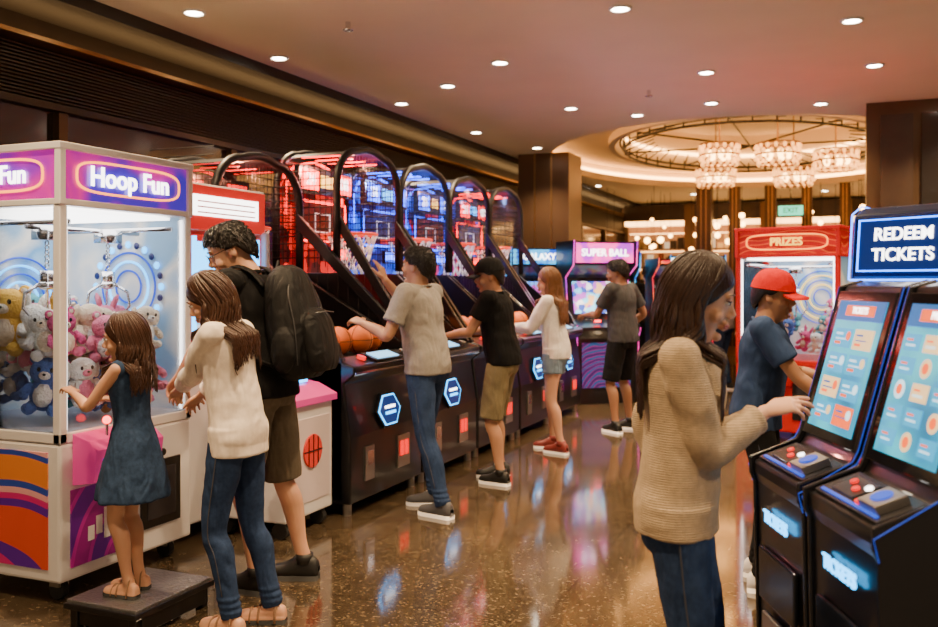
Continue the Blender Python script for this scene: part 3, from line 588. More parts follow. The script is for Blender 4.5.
mb.box(.17,.19,-.2,.2,.02,.1,1); mb.box(-.19,-.17,-.2,.2,.02,.1,1); mb.box(-.17,.17,-.22,-.2,.02,.1,1)
mb.build('tread',[mat('tread_metal',(.25,.25,.26),.35,metal=.8,bump=(60,.5)),BLK],e,bevel=.004)
# ---------------------------------------------------------------- people
SK1=mat('skin_light',(.66,.36,.23),.46,vary=(12,.08)); SK2=mat('skin_tan',(.50,.26,.15),.48,vary=(12,.08)); SK3=mat('skin_brown',(.34,.17,.09),.5,vary=(12,.06))
for s_ in (SK1,SK2,SK3): s_.node_tree.nodes['Principled BSDF'].inputs['Subsurface Weight'].default_value=.15; s_.node_tree.nodes['Principled BSDF'].inputs['Subsurface Radius'].default_value=(.02,.008,.004)
LIP=mat('lips',(.5,.12,.1),.4); EYW=mat('eye_white',(.7,.66,.62),.2); EYD=mat('eye_dark',(.012,.008,.006),.1)
def hairmat(n,c):
    m=mat(n,c,.36,vary=(70,.45)); nt=m.node_tree; b=nt.nodes['Principled BSDF']
    tc=nt.nodes.new('ShaderNodeTexCoord'); mp=nt.nodes.new('ShaderNodeMapping'); mp.inputs['Scale'].default_value=(1,1,.06); nn=nt.nodes.new('ShaderNodeTexNoise'); nn.inputs['Scale'].default_value=260
    bp=nt.nodes.new('ShaderNodeBump'); bp.inputs['Strength'].default_value=.7; bp.inputs['Distance'].default_value=.004
    nt.links.new(tc.outputs['Object'],mp.inputs['Vector']); nt.links.new(mp.outputs[0],nn.inputs['Vector']); nt.links.new(nn.outputs['Fac'],bp.inputs['Height']); nt.links.new(bp.outputs['Normal'],b.inputs['Normal']); return m
HB=hairmat('hair_black',(.008,.006,.005)); HD=hairmat('hair_dark_brown',(.026,.010,.005)); HM=hairmat('hair_brown',(.045,.017,.008)); HL=hairmat('hair_light_brown',(.17,.075,.028))
def ik(S,T,l1,l2,h):
    d=T-S; L=d.length; L2=min(L,l1+l2-.004); u=d/L; a=(l1*l1-l2*l2+L2*L2)/(2*L2); hh=math.sqrt(max(0,l1*l1-a*a)); h=V(h); h=(h-u*h.dot(u)); h.normalize()
    return S+u*a+h*hh, S+u*L2
def hand(mb,Wp,d,pn,right,k,curl=.35,m=0):
    d=d.normalized(); pn=(pn-d*pn.dot(d)).normalized(); th=d.cross(pn)*(1 if right else -1); s=k
    mb.tube([Wp-d*.02*s,Wp+d*.02*s,Wp+d*.055*s,Wp+d*.088*s],[(.026*s,.019*s),(.032*s,.017*s),(.041*s,.015*s),(.038*s,.012*s)],m,14,side=tuple(th))
    for j,(o,L,r) in enumerate([(.031,.072,.0085),(.0105,.080,.009),(-.0105,.074,.0085),(-.031,.058,.0078)]):
        p=Wp+d*(.080-.004*abs(j-1))*s+th*o*s; dd=(d+th*o*4.2).normalized(); pts=[p-dd*.02*s,p]; rr=[r*1.05*s,r*1.05*s]; a=0
        for q in (.42,.32,.26):
            a+=curl*(1 if q>.4 else 1.2)*(.55+.35*j if curl<.32 else 1+.12*j); v=dd*math.cos(a)+pn*math.sin(a); p=p+v*L*q*s; pts.append(p); rr.append(r*(.95 if q>.3 else .8)*s)
        mb.tube(pts,rr,m,10); mb.ell(pts[-1],r*.8*s,m,8,6)
    p=Wp+d*.022*s+th*.024*s; v1=(d*.55+th*.8+pn*.25).normalized(); v2=(d*.9+th*.35+pn*.3).normalized()
    pts=[p,p+v1*.035*s,p+v1*.035*s+v2*.032*s,p+v1*.035*s+v2*.055*s]; mb.tube(pts,[.015*s,.0125*s,.0105*s,.0085*s],m,10); mb.ell(pts[-1],.0085*s,m,8,6)
def shoe(mb,c,yaw,k,m,ms,hgt=1.):
    X=M4.Translation(c)@M4.Rotation(yaw,4,'Z')@M4.Scale(k,4)
    rows=crs([(-.07,.02,.045),(-.06,.033,.075),(-.02,.037,.095),(.04,.040,.085),(.09,.046,.058),(.14,.047,.046),(.175,.036,.036),(.192,.015,.022)],3)
    vs=[];n=16
    for y,wd,h in rows:
        wd=max(wd,.004); h=max(h,.02)*hgt
        for i in range(n):
            a=2*math.pi*i/n; x=wd*math.copysign(abs(math.cos(a))**.8,math.cos(a)); z=h*max(0,math.sin(a))**.8 if math.sin(a)>0 else 0
            vs.append((x,y,.02+z if math.sin(a)>.01 else .015))
    fs=[(i*n+j,i*n+(j+1)%n,(i+1)*n+(j+1)%n,(i+1)*n+j) for i in range(len(rows)-1) for j in range(n)]; fs+=[tuple(range(n)),tuple(range((len(rows)-1)*n,len(rows)*n))]
    mb.add(vs,fs,m,X)
    sv=[]; 
    for y,wd,h in rows: sv.append((wd+.004,y))
    L=sv+[(-a,b) for a,b in reversed(sv)]; q=len(L)
    mb.add([(a,b,0) for a,b in L]+[(a,b,.024) for a,b in L],[tuple(range(q)),tuple(range(q,2*q))]+[(i,(i+1)%q,(i+1)%q+q,i+q) for i in range(q)],ms,X)
HEADR=[(-.118,.016,.020,.062),(-.105,.034,.044,.043),(-.08,.048,.068,.024),(-.045,.060,.083,.011),(-.01,.067,.090,.004),(.03,.072,.094,-.002),(.06,.071,.092,-.006),(.085,.060,.079,-.010),(.105,.040,.053,-.012),(.115,.016,.022,-.012)]
SEAM=mat('denim_seam',(.06,.065,.09),.8)
def person(name,loc,heading,H=1.75,sex='m',lean=0,pelvis=(0,0),feet=((-.11,0),(.11,0)),fy=(.15,-.15),lw=None,rw=None,le=(-.6,-.6,-.6),re=(.6,-.6,-.6),
           yaw=0,pitch=0,skin=SK1,shirt=None,sleeve=.55,hem=-.02,loose=1.,pants=None,plen=.12,shoes=None,sole=None,hair=HB,long=0,hs=1.,vox=.006,dress=False,cap=None,glasses=False,sandal=False,
           twist=0,lcurl=.35,rcurl=.35,lpn=(0,0,-1),rpn=(0,0,-1),seed=1,det=True,ldir=None,rdir=None):
    rnd=random.Random(seed); k=H/1.75; z0=loc[2]
    e=empty(name,loc,D(heading)); inv=(M4.Translation(loc)@M4.Rotation(D(heading),4,'Z')).inverted()
    K=lambda *a: V(a)*k
    def tgt(t): return inv@V(t[1:]) if t[0]=='w' else V(t[1:])
    fm_=sex=='f'; Pv=K(pelvis[0],pelvis[1],.93); ln=D(lean)
    tw=M4.Rotation(D(twist),3,'Z')
    def T(x,y,z):
        f=min(1,max(0,z/.25)); l=ln*f; return Pv+tw@V((x,y*math.cos(l)+max(0,z)*math.sin(ln)*(.6+.4*f),(z*math.cos(ln) if z>0 else z)-y*math.sin(l)))*k
    sw=.15 if fm_ else .182
    SL,SR=T(-sw,-.005,.455 if fm_ else .465),T(sw,-.005,.455 if fm_ else .465)
    ub,lb=.285*k,.25*k
    lw=tgt(lw) if lw else K(-.24,.05,.86)+V((Pv.x,Pv.y,0)); rw=tgt(rw) if rw else K(.24,.05,.86)+V((Pv.x,Pv.y,0))
    EL,WL=ik(SL,lw,ub,lb,le); ER,WR=ik(SR,rw,ub,lb,re)
    hw=.085 if not fm_ else .083
    legs=[]
    for i,s in enumerate((-1,1)):
        Hp=Pv+K(s*hw,0,-.03); fx,fyy=feet[i]; A=K(fx,fyy-.02,.09); kn,An=ik(Hp,A,.425*k,.40*k,(s*.1,1,0)); legs.append((Hp,kn,A))
    TR=[(-.10,.12,.09,-.01),(-.05,.165,.108,-.012),(.0,.168,.112,-.012),(.07,.152,.102,-.005),(.15,.142,.095,0),(.24,.150,.104,.002),(.34,.165,.115,0),(.42,.165,.100,-.008),(.465,.13,.075,-.012),(.50,.07,.058,-.012),(.53,.05,.052,-.008)] if not fm_ else \
       [(-.10,.13,.090,-.012),(-.05,.160,.102,-.014),(.0,.158,.104,-.012),(.07,.135,.090,-.004),(.15,.117,.083,0),(.24,.122,.090,.004),(.34,.134,.102,.008),(.42,.132,.086,-.004),(.465,.105,.063,-.010),(.50,.055,.048,-.012),(.53,.043,.046,-.008)]
    sd=tuple(tw@V((1,0,0)))
    def torso(mb,off,z0_,z1_,m=0,blouse=0):
        rows=[r for r in crs(TR,4) if z0_-.001<=r[0]<=z1_+.001]
        out=[]
        for r in rows:
            a,b=r[1]+off,r[2]+off
            if blouse and r[0]<.34:
                t=min(1,(.34-r[0])/.2)*blouse; a=max(a,a*(1-t)+(TR[6][1]+off+.006)*t); b=max(b,b*(1-t)+(TR[6][2]+off+.002)*t)
            out.append((a*k,b*k))
        mb.tube([T(0,r[3],r[0]) for r in rows],out,m,28,side=sd)
    def limb(mb,pts,rads,m=0):
        rr=crs([(*p,r) for p,r in zip(pts,rads)],5); mb.tube([r[:3] for r in rr],[max(.006,float(r[3])) for r in rr],m,16); mb.ell(pts[0],rads[0],m,12,8); mb.ell(pts[-1],rads[-1],m,12,8)
    am=.86 if fm_ else 1.
    mb=MB(); torso(mb,-.008,-.1,.53)
    for S,E,W_,rt,pn,cu,dr in ((SL,EL,WL,False,lpn,lcurl,ldir),(SR,ER,WR,True,rpn,rcurl,rdir)):
        nb=T(0,-.01,.475)
        mb.tube([nb,S],[.046*k*am,.044*k*am],0,12)
        m1=S.lerp(E,.45); m2=E.lerp(W_,.3)
        limb(mb,[S,m1,E,m2,W_],[.048*k*am,.044*k*am,.037*k*am,.039*k*am,.024*k*am])
        dd=V(dr) if dr else (W_-E)
        hand(mb,W_,dd,V(pn),rt,k*(.92 if fm_ else 1.)*(1.08 if hs>1.1 else 1),cu)
    lg=.92 if (pants and plen<.3) else 1.
    for Hp,kn,A in legs:
        limb(mb,[Hp,Hp.lerp(kn,.45),kn,kn.lerp(A,.3)+K(0,-.015,0),kn.lerp(A,.75),A],[.078*k*lg,.070*k*lg,.049*k*lg,.052*k*lg,.035*k,.035*k])
    N=T(0,-.008,.50); Mh=M4.Translation(N)@M4.Rotation(D(yaw),4,'Z')@M4.Rotation(-D(pitch),4,'X')@M4.Translation(K(0,.022,.135))@M4.Scale(k*hs,4)
    hq=lambda *a: Mh@V(a)
    hr=crs(HEADR,3); sdh=tuple((Mh.to_3x3()@V((1,0,0))).normalized())
    mb.tube([hq(0,r[3],r[0]) for r in hr],[(max(.004,r[1])*k*hs,max(.004,r[2])*k*hs) for r in hr],0,28,side=sdh)
    nr=(.058 if not fm_ else .046)*k
    mb.tube([T(0,-.012,.44),T(0,-.010,.51),hq(0,-.015,-.06),hq(0,-.01,-.02)],[nr*1.15,nr,nr*.98,nr],0,16)
    R3=Mh.to_3x3().normalized(); ns=.85 if fm_ else 1.
    mb.tube([hq(0,.088,.022),hq(0,.097,-.005),hq(0,.097+.014*ns,-.024),hq(0,.102,-.036)],[.008*k*ns,.009*k*ns,.0115*k*ns,.009*k*ns],0,10)
    for s in (-1,1):
        mb.ell(hq(s*.010*ns,.099,-.033),.0085*k*ns,0,8,6); mb.ell(hq(s*.071,-.008,-.008),(.010*k,.020*k,.031*k),0,10,8,R=R3); mb.ell(hq(s*.032,.085,.026),(.02*k,.009*k,.008*k),0,8,6,R=R3); mb.ell(hq(s*.038,.062,-.035),.024*k,0,8,6)
    mb.ell(hq(0,.093,-.055),(.018*k,.010*k,.008*k),0,8,6,R=R3); mb.ell(hq(0,.090,-.070),(.016*k,.011*k,.009*k),0,8,6,R=R3); mb.ell(hq(0,.078,-.1),(.017*k,.016*k,.014*k),0,8,6)
    if sandal:
        for i,(Hp,kn,A) in enumerate(legs): shoe(mb,(A.x,A.y-.0*k,.01*k),D(-fy[i]*60),k*.93,0,0,.72)
    mb.build('body',[skin],e,vox=vox,sm=2)
    if det:
        mb=MB()
        for s in (-1,1):
            mb.ell(hq(s*.031,.0825,.006),(.0125*k*hs,.010*k*hs,.0058*k*hs),0,12,8,R=R3); mb.ell(hq(s*.031,.0905,.006),(.0056*k*hs,.004*k*hs,.0055*k*hs),1,10,6,R=R3)
            mb.tube([hq(s*.017,.092,.010),hq(s*.031,.0945,.0135),hq(s*.047,.083,.010)],[.0012*k,.0018*k,.0012*k],1,6)
            mb.tube([hq(s*.015,.096,.029),hq(s*.032,.0955,.034),hq(s*.053,.082,.029)],[.0018*k,.0026*k,.0014*k],3,6)
        mb.tube([hq(-.021,.092,-.061),hq(0,.1015,-.060),hq(.021,.092,-.061)],[.002*k,.0048*k,.002*k],2,8); mb.tube([hq(-.019,.091,-.067),hq(0,.099,-.068),hq(.019,.091,-.067)],[.002*k,.0052*k,.002*k],2,8)
        if glasses:
            for s in (-1,1):
                pts=[hq(s*.034+.024*math.cos(a),.108-.006*abs(math.cos(a)),.004+.019*math.sin(a)) for a in [2*math.pi*i/24 for i in range(24)]]
                mb.tube(pts,.0022,1,6,closed=True); mb.tube([hq(s*.058,.102,.008),hq(s*.078,.03,.010),hq(s*.078,-.02,.006)],.002,1,6)
            mb.tube([hq(-.01,.108,.008),hq(.01,.108,.008)],.002,1,6)
        mb.build('face',[EYW,EYD,LIP,hair],e,smooth=True)
    # hair: closed shell over the skull, then locks/tufts following the same surface
    mb=MB(); n=48; mrow=14; a_,b_,c_=.086,.112,.132
    def surf(th,az,f=1.):
        r=max(0,math.sin(th))**(.72 if th<1.57 else 1.); return (a_*f*r*math.sin(az),b_*f*r*math.cos(az)-.011,c_*f*math.cos(th))
    def zl(az):
        d=abs(az)*180/math.pi
        xs=[0,35,60,80,100,125,180]; ys=[.062,.056,.035,.005,.012,-.05,-.085]
        if fm_: xs=[0,18,40,62,85,110,180]; ys=[.068,.058,.036,-.005,-.045,-.06,-.085]
        return float(np.interp(d,xs,ys))
    vs=[]
    for i in range(n):
        az=-math.pi+2*math.pi*i/n; z_=zl(az); thl=math.acos(max(-1,min(1,z_/c_)))
        for j in range(mrow+2):
            th=thl*min(1,(j+.0)/mrow); f=1+.025*mnoise.noise(V((math.sin(az)*6,math.cos(az)*6,th*5+seed)))
            if j==mrow+1: f=.86
            p=surf(th,az,f); vs.append(hq(p[0],p[1],p[2] if j<=mrow else z_))
    q=mrow+2; fs=[(i*q+j,i*q+j+1,((i+1)%n)*q+j+1,((i+1)%n)*q+j) for i in range(n) for j in range(q-1)]
    mb.add(vs,fs,0)
    if long==0 and not cap:
        for i in range(900):
            az=rnd.uniform(-math.pi,math.pi); thl=math.acos(max(-1,min(1,(zl(az)+.008)/c_))); th=rnd.uniform(.03,1)**.6*thl
            d_=V((math.sin(th)*math.sin(az),math.sin(th)*math.cos(az),math.cos(th))); p=V(surf(th,az))
            t=V((math.cos(th)*math.sin(az),math.cos(th)*math.cos(az),-math.sin(th)))+V((rnd.uniform(-.2,.2),rnd.uniform(-.2,.2),0))
            up=.010 if (d_.y>.3 and d_.z>.4) else .004
            mb.tube([hq(*(p-d_*.003)),hq(*(p+d_*up*.7+t*.010)),hq(*(p+d_*up*.4+t*.022))],[.0028*k,.0026*k,.0006*k],0,4)
    if long:
        for i in range(360):
            az=(1 if i%2 else -1)*(rnd.uniform(.12,1)**.9)*math.pi
            off=1.015+rnd.uniform(0,.045); pts=[]
            thm=1.80 if abs(az)>1.2 else 1.62
            for t in (0,.2,.4,.6,.8,1):
                th=.10+(thm-.10)*t; aa=az*(.78+.22*t)
                if abs(az)<1.25: aa=az+(1.4*(1 if az>0 else -1)-az)*t**1.3
                pts.append(hq(*surf(th,aa,off)))
            q0=pts[-1]; L=long*rnd.uniform(.8,1.03); front=1.2<abs(az)<1.6 and rnd.random()<.45; ph=rnd.uniform(0,6); amp=rnd.uniform(.004,.012)
            for t in (.15,.3,.45,.6,.75,.9,1):
                z=q0.z-L*k*t; xx=q0.x*(1+.12*t)+amp*math.sin(ph+t*9); yy=q0.y+amp*math.cos(ph+t*8)-( .02*t if not front else -.01*t)
                zz=(z-Pv.z)/k
                if zz<.50:
                    c0=T(0,0,max(zz,0.)); rx,ry=(.195*k,.130*k) if zz<.46 else (.09*k,.08*k)
                    u=min(.98,abs((xx-c0.x)/rx)); lim=ry*math.sqrt(1-u*u)
                    if front: yy=max(yy,c0.y+lim+.005)
                    else: yy=min(yy,c0.y-lim-.004*rnd.random())
                pts.append(V((xx,yy,z)))
            r0=rnd.uniform(.0045,.0075)*k; rr=crs([(*p,) for p in pts],2); mm=len(rr)
            mb.tube([V(r) for r in rr],[(r0*(1-.85*max(0,(j/mm-.6)/.4)),r0*.7*(1-.85*max(0,(j/mm-.6)/.4))) for j in range(mm)],0,6)
    mb.build('hair',[hair],e,smooth=True)
    if cap:
        mb=MB(); vs=[]
        for i in range(32):
            az=2*math.pi*i/32
            for j in range(9):
                th=1.42*j/8; r=math.sin(th)**.75; vs.append(hq(.095*r*math.sin(az),.121*r*math.cos(az)-.009,.135*math.cos(th)+.014))
        fs=[(i*9+j,i*9+j+1,((i+1)%32)*9+j+1,((i+1)%32)*9+j) for i in range(32) for j in range(8)]; mb.add(vs,fs,0)
        br=[]; 
        for zt in (.034,.026):
            for r in (.8,1.3,1.6):
                for i in range(13):
                    a=-1.15+2.3*i/12; br.append(hq(.092*min(r,1.08)*math.sin(a),.112*r*math.cos(a)**.5 if math.cos(a)>0 else 0,zt-.02*(r-1)-.02*abs(math.sin(a))))
        fs=[(o*39+r*13+i,o*39+r*13+i+1,o*39+(r+1)*13+i+1,o*39+(r+1)*13+i) for o in (0,1) for r in (0,1) for i in range(12)]+[(26+i,27+i,66+i,65+i) for i in range(12)]
        mb.add(br,fs,0); mb.ell(hq(0,-.008,.150),.008*k,0); mb.build('baseball_cap',[cap],e,smooth=True)
    mb=MB(); o=.014*loose
    if dress:
        torso(mb,.014,.05,.475)
        rows=crs([(.12,.128,.10),(.0,.168,.135),(-.12,.195,.168),(-.24,.225,.195),(-.34,.245,.21)],4)
        vsd=[]; nn=48
        for r in rows:
            f=max(0,.05-r[0])/.39
            for i in range(nn):
                a=2*math.pi*i/nn; g=1+.05*f*math.sin(a*9+1)+.02*f*math.sin(a*5); p=T(0,0,r[0]); vsd.append(V((p.x+r[1]*k*g*math.cos(a),p.y+r[2]*k*g*math.sin(a),p.z)))
        R_=len(rows); mb.add(vsd,[(i*nn+j,i*nn+(j+1)%nn,(i+1)*nn+(j+1)%nn,(i+1)*nn+j) for i in range(R_-1) for j in range(nn)]+[tuple(range(nn-1,-1,-1)),tuple((R_-1)*nn+j for j in range(nn))])
        for S in (SL,SR): mb.ell(S.lerp(T(0,0,.44),.15),.055*k,0)
    else:
        torso(mb,o,max(hem,-.05),.485,0,.8 if loose>1.1 else .4)
        rx,ry=(.082,.070) if not fm_ else (.072,.062)
        mb.tube([T(rx*math.cos(a),ry*math.sin(a)-.01,.492-.012*math.sin(a)) for a in [2*math.pi*i/24 for i in range(24)]],.0085*k,0,8,closed=True)
        if hem<-.05:
            mb.tube([T(0,-.01,.02),T(0,-.01,hem)],[((TR[6][1]+o+.006)*k,(TR[6][2]+o)*k),((TR[6][1]+o+.010)*k,(TR[6][2]+o+.004)*k)] if not fm_ else [((.160+o)*k,(.104+o)*k),((.163+o)*k,(.107+o)*k)],0,28,side=sd)
        if fm_:
            for s in (-1,1): mb.ell(T(s*.058,.078,.335),(.052*k,.042*k,.052*k))
        for S,E,W_ in ((SL,EL,WL),(SR,ER,WR)):
            nb=T(0,-.01,.46); mb.tube([nb,S],[.056*k*am,(.050*am+o*.8)*k],0,14)
            r0,r1=(.048*am+o)*k,(.045*am+o*1.3)*k
            if sleeve<=1:
                Q=S.lerp(E,sleeve); mb.ell(S,r0,0); mb.tube([S,S.lerp(Q,.5),Q],[r0,r1,r1*1.04],0,18)
            else:
                Q=E.lerp(W_,sleeve-1); rr=crs([(*S,r0),(*S.lerp(E,.5),r1),(*E,(.039*am+o)*k),(*E.lerp(Q,.4),(.042*am+o)*k),(*Q,(.029*am+o*.8)*k)],5)
                mb.ell(S,r0); mb.tube([r[:3] for r in rr],[float(r[3]) for r in rr],0,18); mb.ell(E,(.038*am+o)*k)
                mb.tube([E.lerp(W_,sleeve-1.04),E.lerp(W_,sleeve-.98)],(.031*am+o)*k,0,18)
    ob=mb.build('dress' if dress else 'shirt',[shirt],e,vox=vox*1.1,sm=4)
    tx=bpy.data.textures.new(name+'_folds','CLOUDS'); tx.noise_scale=.10*k; tx.noise_depth=1
    dm=ob.modifiers.new('folds','DISPLACE'); dm.texture=tx; dm.strength=.014*k; dm.mid_level=.4; dm.texture_coords='LOCAL'
    if pants:
        mb=MB(); torso(mb,.006,-.1,.08)
        for s in (-1,1): mb.ell(Pv+K(s*.072,-.038,-.045),(.083*k,.078*k,.092*k))
        for si,(Hp,kn,A) in zip((-1,1),legs):
            if plen<.3:
                g=.96 if fm_ else 1.; rr=[(*Hp,.090*k*g),(*Hp.lerp(kn,.4),.082*k*g),(*kn,.060*k*g),(*(kn.lerp(A,.3)+K(0,-.012,0)),.060*k*g),(*kn.lerp(A,.75),.048*k*g),(*(A+K(0,0,-.01)),.048*k*g)]
                rr=crs(rr,6); mb.tube([r[:3] for r in rr],[float(r[3]) for r in rr],0,20)
                for q in (.80,.88,.95): c=kn.lerp(A,q); mb.ring(c,.044*k*g,.010*k,0,16,6)
            else:
                Q=Hp.lerp(kn,plen if plen<=1 else 1)
                if plen>1: Q=kn.lerp(A,plen-1)
                mb.tube([Hp,Hp.lerp(Q,.5),Q],[.094*k,.093*k,.086*k if plen>.6 else .094*k],0,20)
        ob=mb.build('trousers',[pants],e,vox=vox*1.1,sm=4)
        dm=ob.modifiers.new('folds','DISPLACE'); dm.texture=tx; dm.strength=.012*k; dm.mid_level=.35; dm.texture_coords='LOCAL'
        if plen<.3 and det:
            mb=MB()
            for si,(Hp,kn,A) in zip((-1,1),legs):
                rr=crs([(*Hp,.090*k),(*Hp.lerp(kn,.4),.082*k),(*kn,.062*k),(*(kn.lerp(A,.3)+K(0,-.012,0)),.062*k),(*kn.lerp(A,.75),.050*k)],5)
                mb.tube([V(r[:3])+V((si*float(r[3])*.98,0,0)) for r in rr],.003*k,0,6)
            mb.build('side_seams',[SEAM],e,smooth=True)
    mb=MB()
    for i,(Hp,kn,A) in enumerate(legs):
        c=(A.x,A.y,0); yw=D(-fy[i]*60)
        if sandal:
            shoe(mb,c,yw,k*.95,1,1,.02) ; X=M4.Translation(c)@M4.Rotation(yw,4,'Z')@M4.Scale(k,4)
            for y,h in ((.10,.058),(.06,.072),(-.02,.11)): mb.tube([X@V((.046*math.cos(a),y,.01+h*math.sin(a))) for a in [math.pi*j/10 for j in range(11)]],.006*k,0,6)
        else: shoe(mb,c,yw,k,0,1); 
        if not sandal:
            X=M4.Translation(c)@M4.Rotation(yw,4,'Z')@M4.Scale(k,4)
            for y in (.05,.07,.09): mb.tube([X@V((-.018,y,.105-(y-.04)*.75)),X@V((0,y,.108-(y-.04)*.75)),X@V((.018,y,.105-(y-.04)*.75))],.003,1,5)
            mb.tube([(A.x,A.y,.075*k),(A.x,A.y,.12*k)],.042*k,2,14)
    mb.build('shoes',[shoes,sole or WHT,shoes if not sandal else skin],e,smooth=True)
    return e,T,k,tw
BLUEJ=cloth('denim_blue',(.024,.048,.12),9,.6,am=.4); LDEN=cloth('denim_light',(.2,.28,.38),12,.5)
CREAM=cloth('cream_blouse',(.88,.77,.66),7,.7); BEIGE=cloth('beige_knit',(.64,.48,.31),6,.5,wave=48,am=.25,rough=.95)
GREY=cloth('grey_tee',(.30,.28,.26),7,.7); BLKT=cloth('black_tee',(.006,.006,.007),7,.6); WSH=cloth('white_shirt',(.88,.83,.79),7,.7); NAVY=cloth('navy_tee',(.03,.06,.15),7,.6)
OLIVE=cloth('khaki_shorts',(.12,.098,.072),8,.5); KH2=cloth('olive_shorts',(.22,.18,.10),8,.5); DNV=cloth('denim_dress',(.03,.06,.13),9,.5,am=.6); BLKS=cloth('black_shorts',(.008,.008,.009),8,.4); DGR=cloth('charcoal_tee',(.06,.06,.065),8,.5)
SB=mat('shoe_black',(.012,.012,.012),.5); SG=mat('shoe_grey',(.08,.08,.09),.6); SRd=mat('shoe_red',(.25,.035,.03),.5); STN=mat('sandal_tan',(.3,.17,.1),.6); REDC=cloth('red_cap',(.6,.008,.008),20,.2)
person('woman_at_kiosk',(-.44,2.58,0),-82,1.62,'f',lean=1,feet=((-.10,.02),(.10,-.04)),rw=('w',-.215,2.65,1.125),re=(.25,-.2,-1),rdir=(-.05,1.,.30),rcurl=.3,rpn=(-.5,0.2,-1),lw=('l',-.23,-.03,.84),le=(-.5,-1,-.2),
  yaw=-3,pitch=15,skin=SK1,shirt=BEIGE,sleeve=1.8,hem=-.07,loose=1.3,pants=BLUEJ,shoes=SB,hair=HD,long=.33,vox=.0042,seed=3)
person('woman_in_cream_blouse',(-2.46,3.24,0),98,1.60,'f',lean=7,pelvis=(0,-.02),feet=((-.10,-.03),(.09,-.14)),fy=(.2,-.2),lw=('w',-2.94,3.40,.90),le=(-.4,-.3,-1),rw=('w',-2.88,3.52,.92),re=(.4,-.3,-1),
  yaw=16,pitch=26,skin=SK1,shirt=CREAM,sleeve=1.75,hem=-.11,loose=1.2,pants=BLUEJ,shoes=STN,sole=RUB,hair=HM,long=.30,vox=.005,seed=5,sandal=True)
person('girl_in_denim_dress',(-2.88,3.10,.131),100,1.24,'f',lean=3,feet=((-.08,.0),(.08,.03)),lw=('w',-3.15,3.02,1.0),le=(-.5,0,-1),rw=('w',-3.14,3.22,.95),re=(.5,.1,-1),lcurl=.33,
  yaw=22,pitch=6,skin=SK1,shirt=DNV,dress=True,shoes=STN,sole=RUB,hair=HM,long=.30,hs=1.22,vox=.005,seed=8,sandal=True)
e,T,k,tw=person('man_with_backpack',(-2.62,3.75,0),98,1.87,'m',lean=11,pelvis=(0,.03),feet=((-.12,.03),(.12,-.09)),lw=('w',-3.05,3.6,1.02),le=(-.5,-.4,-1),rw=('w',-3.05,3.86,1.0),re=(.5,-.3,-1),
  yaw=28,pitch=26,skin=SK1,shirt=BLKT,sleeve=.7,hem=-.06,loose=1.25,pants=OLIVE,plen=1.02,shoes=SB,sole=RUB,hair=HB,vox=.0055,seed=11,glasses=True)
mb=MB(); BPK=cloth('backpack_nylon',(.007,.007,.008),10,.6,rough=.6)
rows=crs([(.02,.12,.06),(.06,.165,.095),(.2,.18,.12),(.36,.165,.105),(.46,.125,.08),(.505,.06,.03)],4)
mb.tube([T(0,-.20,r[0]) for r in rows],[(r[1]*k,r[2]*k) for r in rows],0,24,side=(1,0,0))
rows=crs([(.05,.10,.03),(.09,.135,.05),(.22,.135,.05),(.28,.09,.03)],4); mb.tube([T(0,-.305,r[0]) for r in rows],[(r[1]*k,r[2]*k) for r in rows],0,20,side=(1,0,0))
for s in (-1,1): mb.ell(T(s*.175,-.2,.14),(.035*k,.06*k,.10*k))
mb.build('backpack',[BPK],e,vox=.006,sm=3)
mb=MB()
for s in (-1,1): 
    rr=crs([tuple(T(s*.09,-.13,.42)),tuple(T(s*.10,-.08,.50)),tuple(T(s*.115,.0,.535)),tuple(T(s*.12,.10,.47)),tuple(T(s*.13,.135,.36)),tuple(T(s*.165,.08,.22)),tuple(T(s*.18,-.04,.13)),tuple(T(s*.15,-.13,.08))],4)
    mb.tube([V(r) for r in rr],[(.030*k,.008*k)]*len(rr),0,10)
mb.tube([T(-.03,-.16,.48),T(0,-.17,.53),T(.03,-.16,.48)],.008,0,8)
for s in (-1,1):
    rr=crs([tuple(T(s*.15,-.245,.08)),tuple(T(s*.165,-.27,.22)),tuple(T(s*.14,-.26,.38)),tuple(T(0,-.25,.48))],5); mb.tube([V(r) for r in rr],.003,1,6)
mb.tube([T(-.1,-.35,.26),T(0,-.36,.265),T(.1,-.35,.26)],.003,1,6)
mb.build('backpack_straps',[BPK,mat('zip_grey',(.05,.05,.055),.4)],e,smooth=True)
person('man_in_grey_shirt',(-2.52,5.38,0),86,1.78,'m',lean=7,pelvis=(0,.03),feet=((-.13,-.14),(.13,.06)),fy=(.2,-.3),rw=('w',-2.92,5.5,1.50),re=(.8,.2,-.8),rpn=(0,1,-.2),rdir=(0,.35,1),rcurl=.25,lw=('w',-2.93,5.2,1.22),le=(-.4,-.2,-1),lpn=(.3,.5,-.3),
  yaw=0,pitch=-4,skin=SK2,shirt=GREY,sleeve=.7,hem=-.05,loose=1.2,pants=BLUEJ,shoes=SG,hair=HB,vox=.006,seed=13)
person('man_in_black_cap',(-2.42,6.38,0),95,1.72,'m',lean=8,pelvis=(0,-.02),feet=((-.14,-.03),(.14,.05)),fy=(.3,-.3),lw=('w',-2.81,6.25,1.08),rw=('w',-2.78,6.6,1.1),le=(-.5,-.5,-1),re=(.5,-.5,-1),
  yaw=20,pitch=8,skin=SK2,shirt=BLKT,sleeve=.6,hem=-.04,loose=1.2,pants=KH2,plen=.98,shoes=SB,hair=HB,cap=BLKS,vox=.007,seed=17)
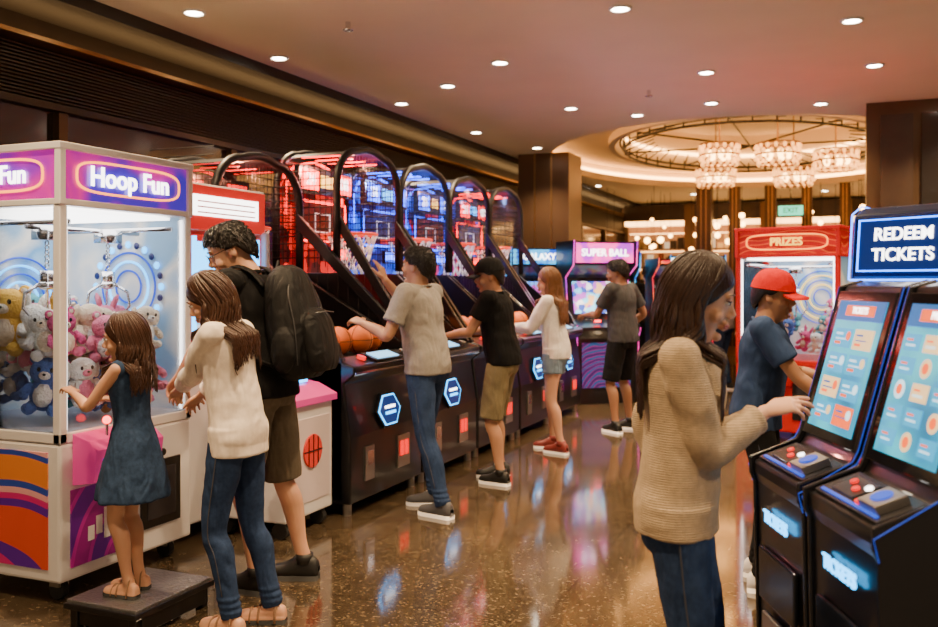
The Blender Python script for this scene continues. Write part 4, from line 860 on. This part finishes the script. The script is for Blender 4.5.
person('woman_in_white_shirt',(-2.40,7.72,0),88,1.67,'f',lean=5,feet=((-.14,-.08),(.12,.08)),fy=(.3,-.3),lw=('w',-2.80,7.64,1.08),rw=('w',-2.80,7.9,1.1),le=(-.4,-.4,-1),re=(.4,-.4,-1),
  yaw=20,pitch=5,skin=SK1,shirt=WSH,sleeve=1.7,hem=-.07,loose=1.2,pants=LDEN,plen=.42,shoes=SRd,hair=HL,long=.36,vox=.007,seed=19)
person('man_in_black_shorts',(-2.10,9.0,0),70,1.78,'m',lean=3,feet=((-.15,0),(.15,.03)),fy=(.3,-.3),lw=('w',-2.5,9.05,1.15),rw=('l',.3,.15,1.0),
  yaw=15,pitch=8,skin=SK3,shirt=DGR,sleeve=.7,hem=-.05,loose=1.2,pants=BLKS,plen=.95,shoes=SB,hair=HB,vox=.008,seed=23)
person('boy_in_red_cap',(-.42,4.68,0),-92,1.59,'m',lean=6,feet=((-.12,0),(.12,.05)),lw=('l',-.16,.34,1.0),rw=('l',.14,.36,.90),re=(.5,-.4,-1),
  yaw=-8,pitch=8,skin=SK2,shirt=NAVY,sleeve=.72,hem=-.08,loose=1.2,pants=BLKS,plen=.12,shoes=WHT,hair=HB,cap=REDC,vox=.006,seed=29)
bgp=[((-2.05,15.2,0),60,1.75,NAVY,0),((-1.45,16.5,0),-40,1.7,DGR,0),((-.95,11.2,0),100,1.66,WSH,.4),((-3.0,15.6,0),180,1.7,BLKT,.35),((.2,16.2,0),150,1.75,OLIVE,0),((-1.70,10.4,0),20,1.45,NAVY,0),((-1.0,17.5,0),30,1.7,BLKT,0),
     ((-2.6,12.75,0),30,1.78,BLKT,0),((-1.62,13.0,0),70,1.7,GREY,0),((-1.4,15.3,0),-20,1.65,CREAM,.3),((-.2,11.9,0),80,1.72,BLKT,0),((-2.6,17.0,0),0,1.75,GREY,0)]
for i,(l,h,H,s,lg) in enumerate(bgp):
    person('visitor',l,h,H,'f' if lg else 'm',lean=2,shirt=s,sleeve=.7 if not lg else 1.7,hem=-.05,loose=1.2,pants=BLKS if i%2 else BLUEJ,shoes=SB,hair=[HB,HD][i%2],long=lg,vox=.014,seed=40+i,det=False,lw=('l',-.2,.25,1.0*H/1.75),skin=SK2)
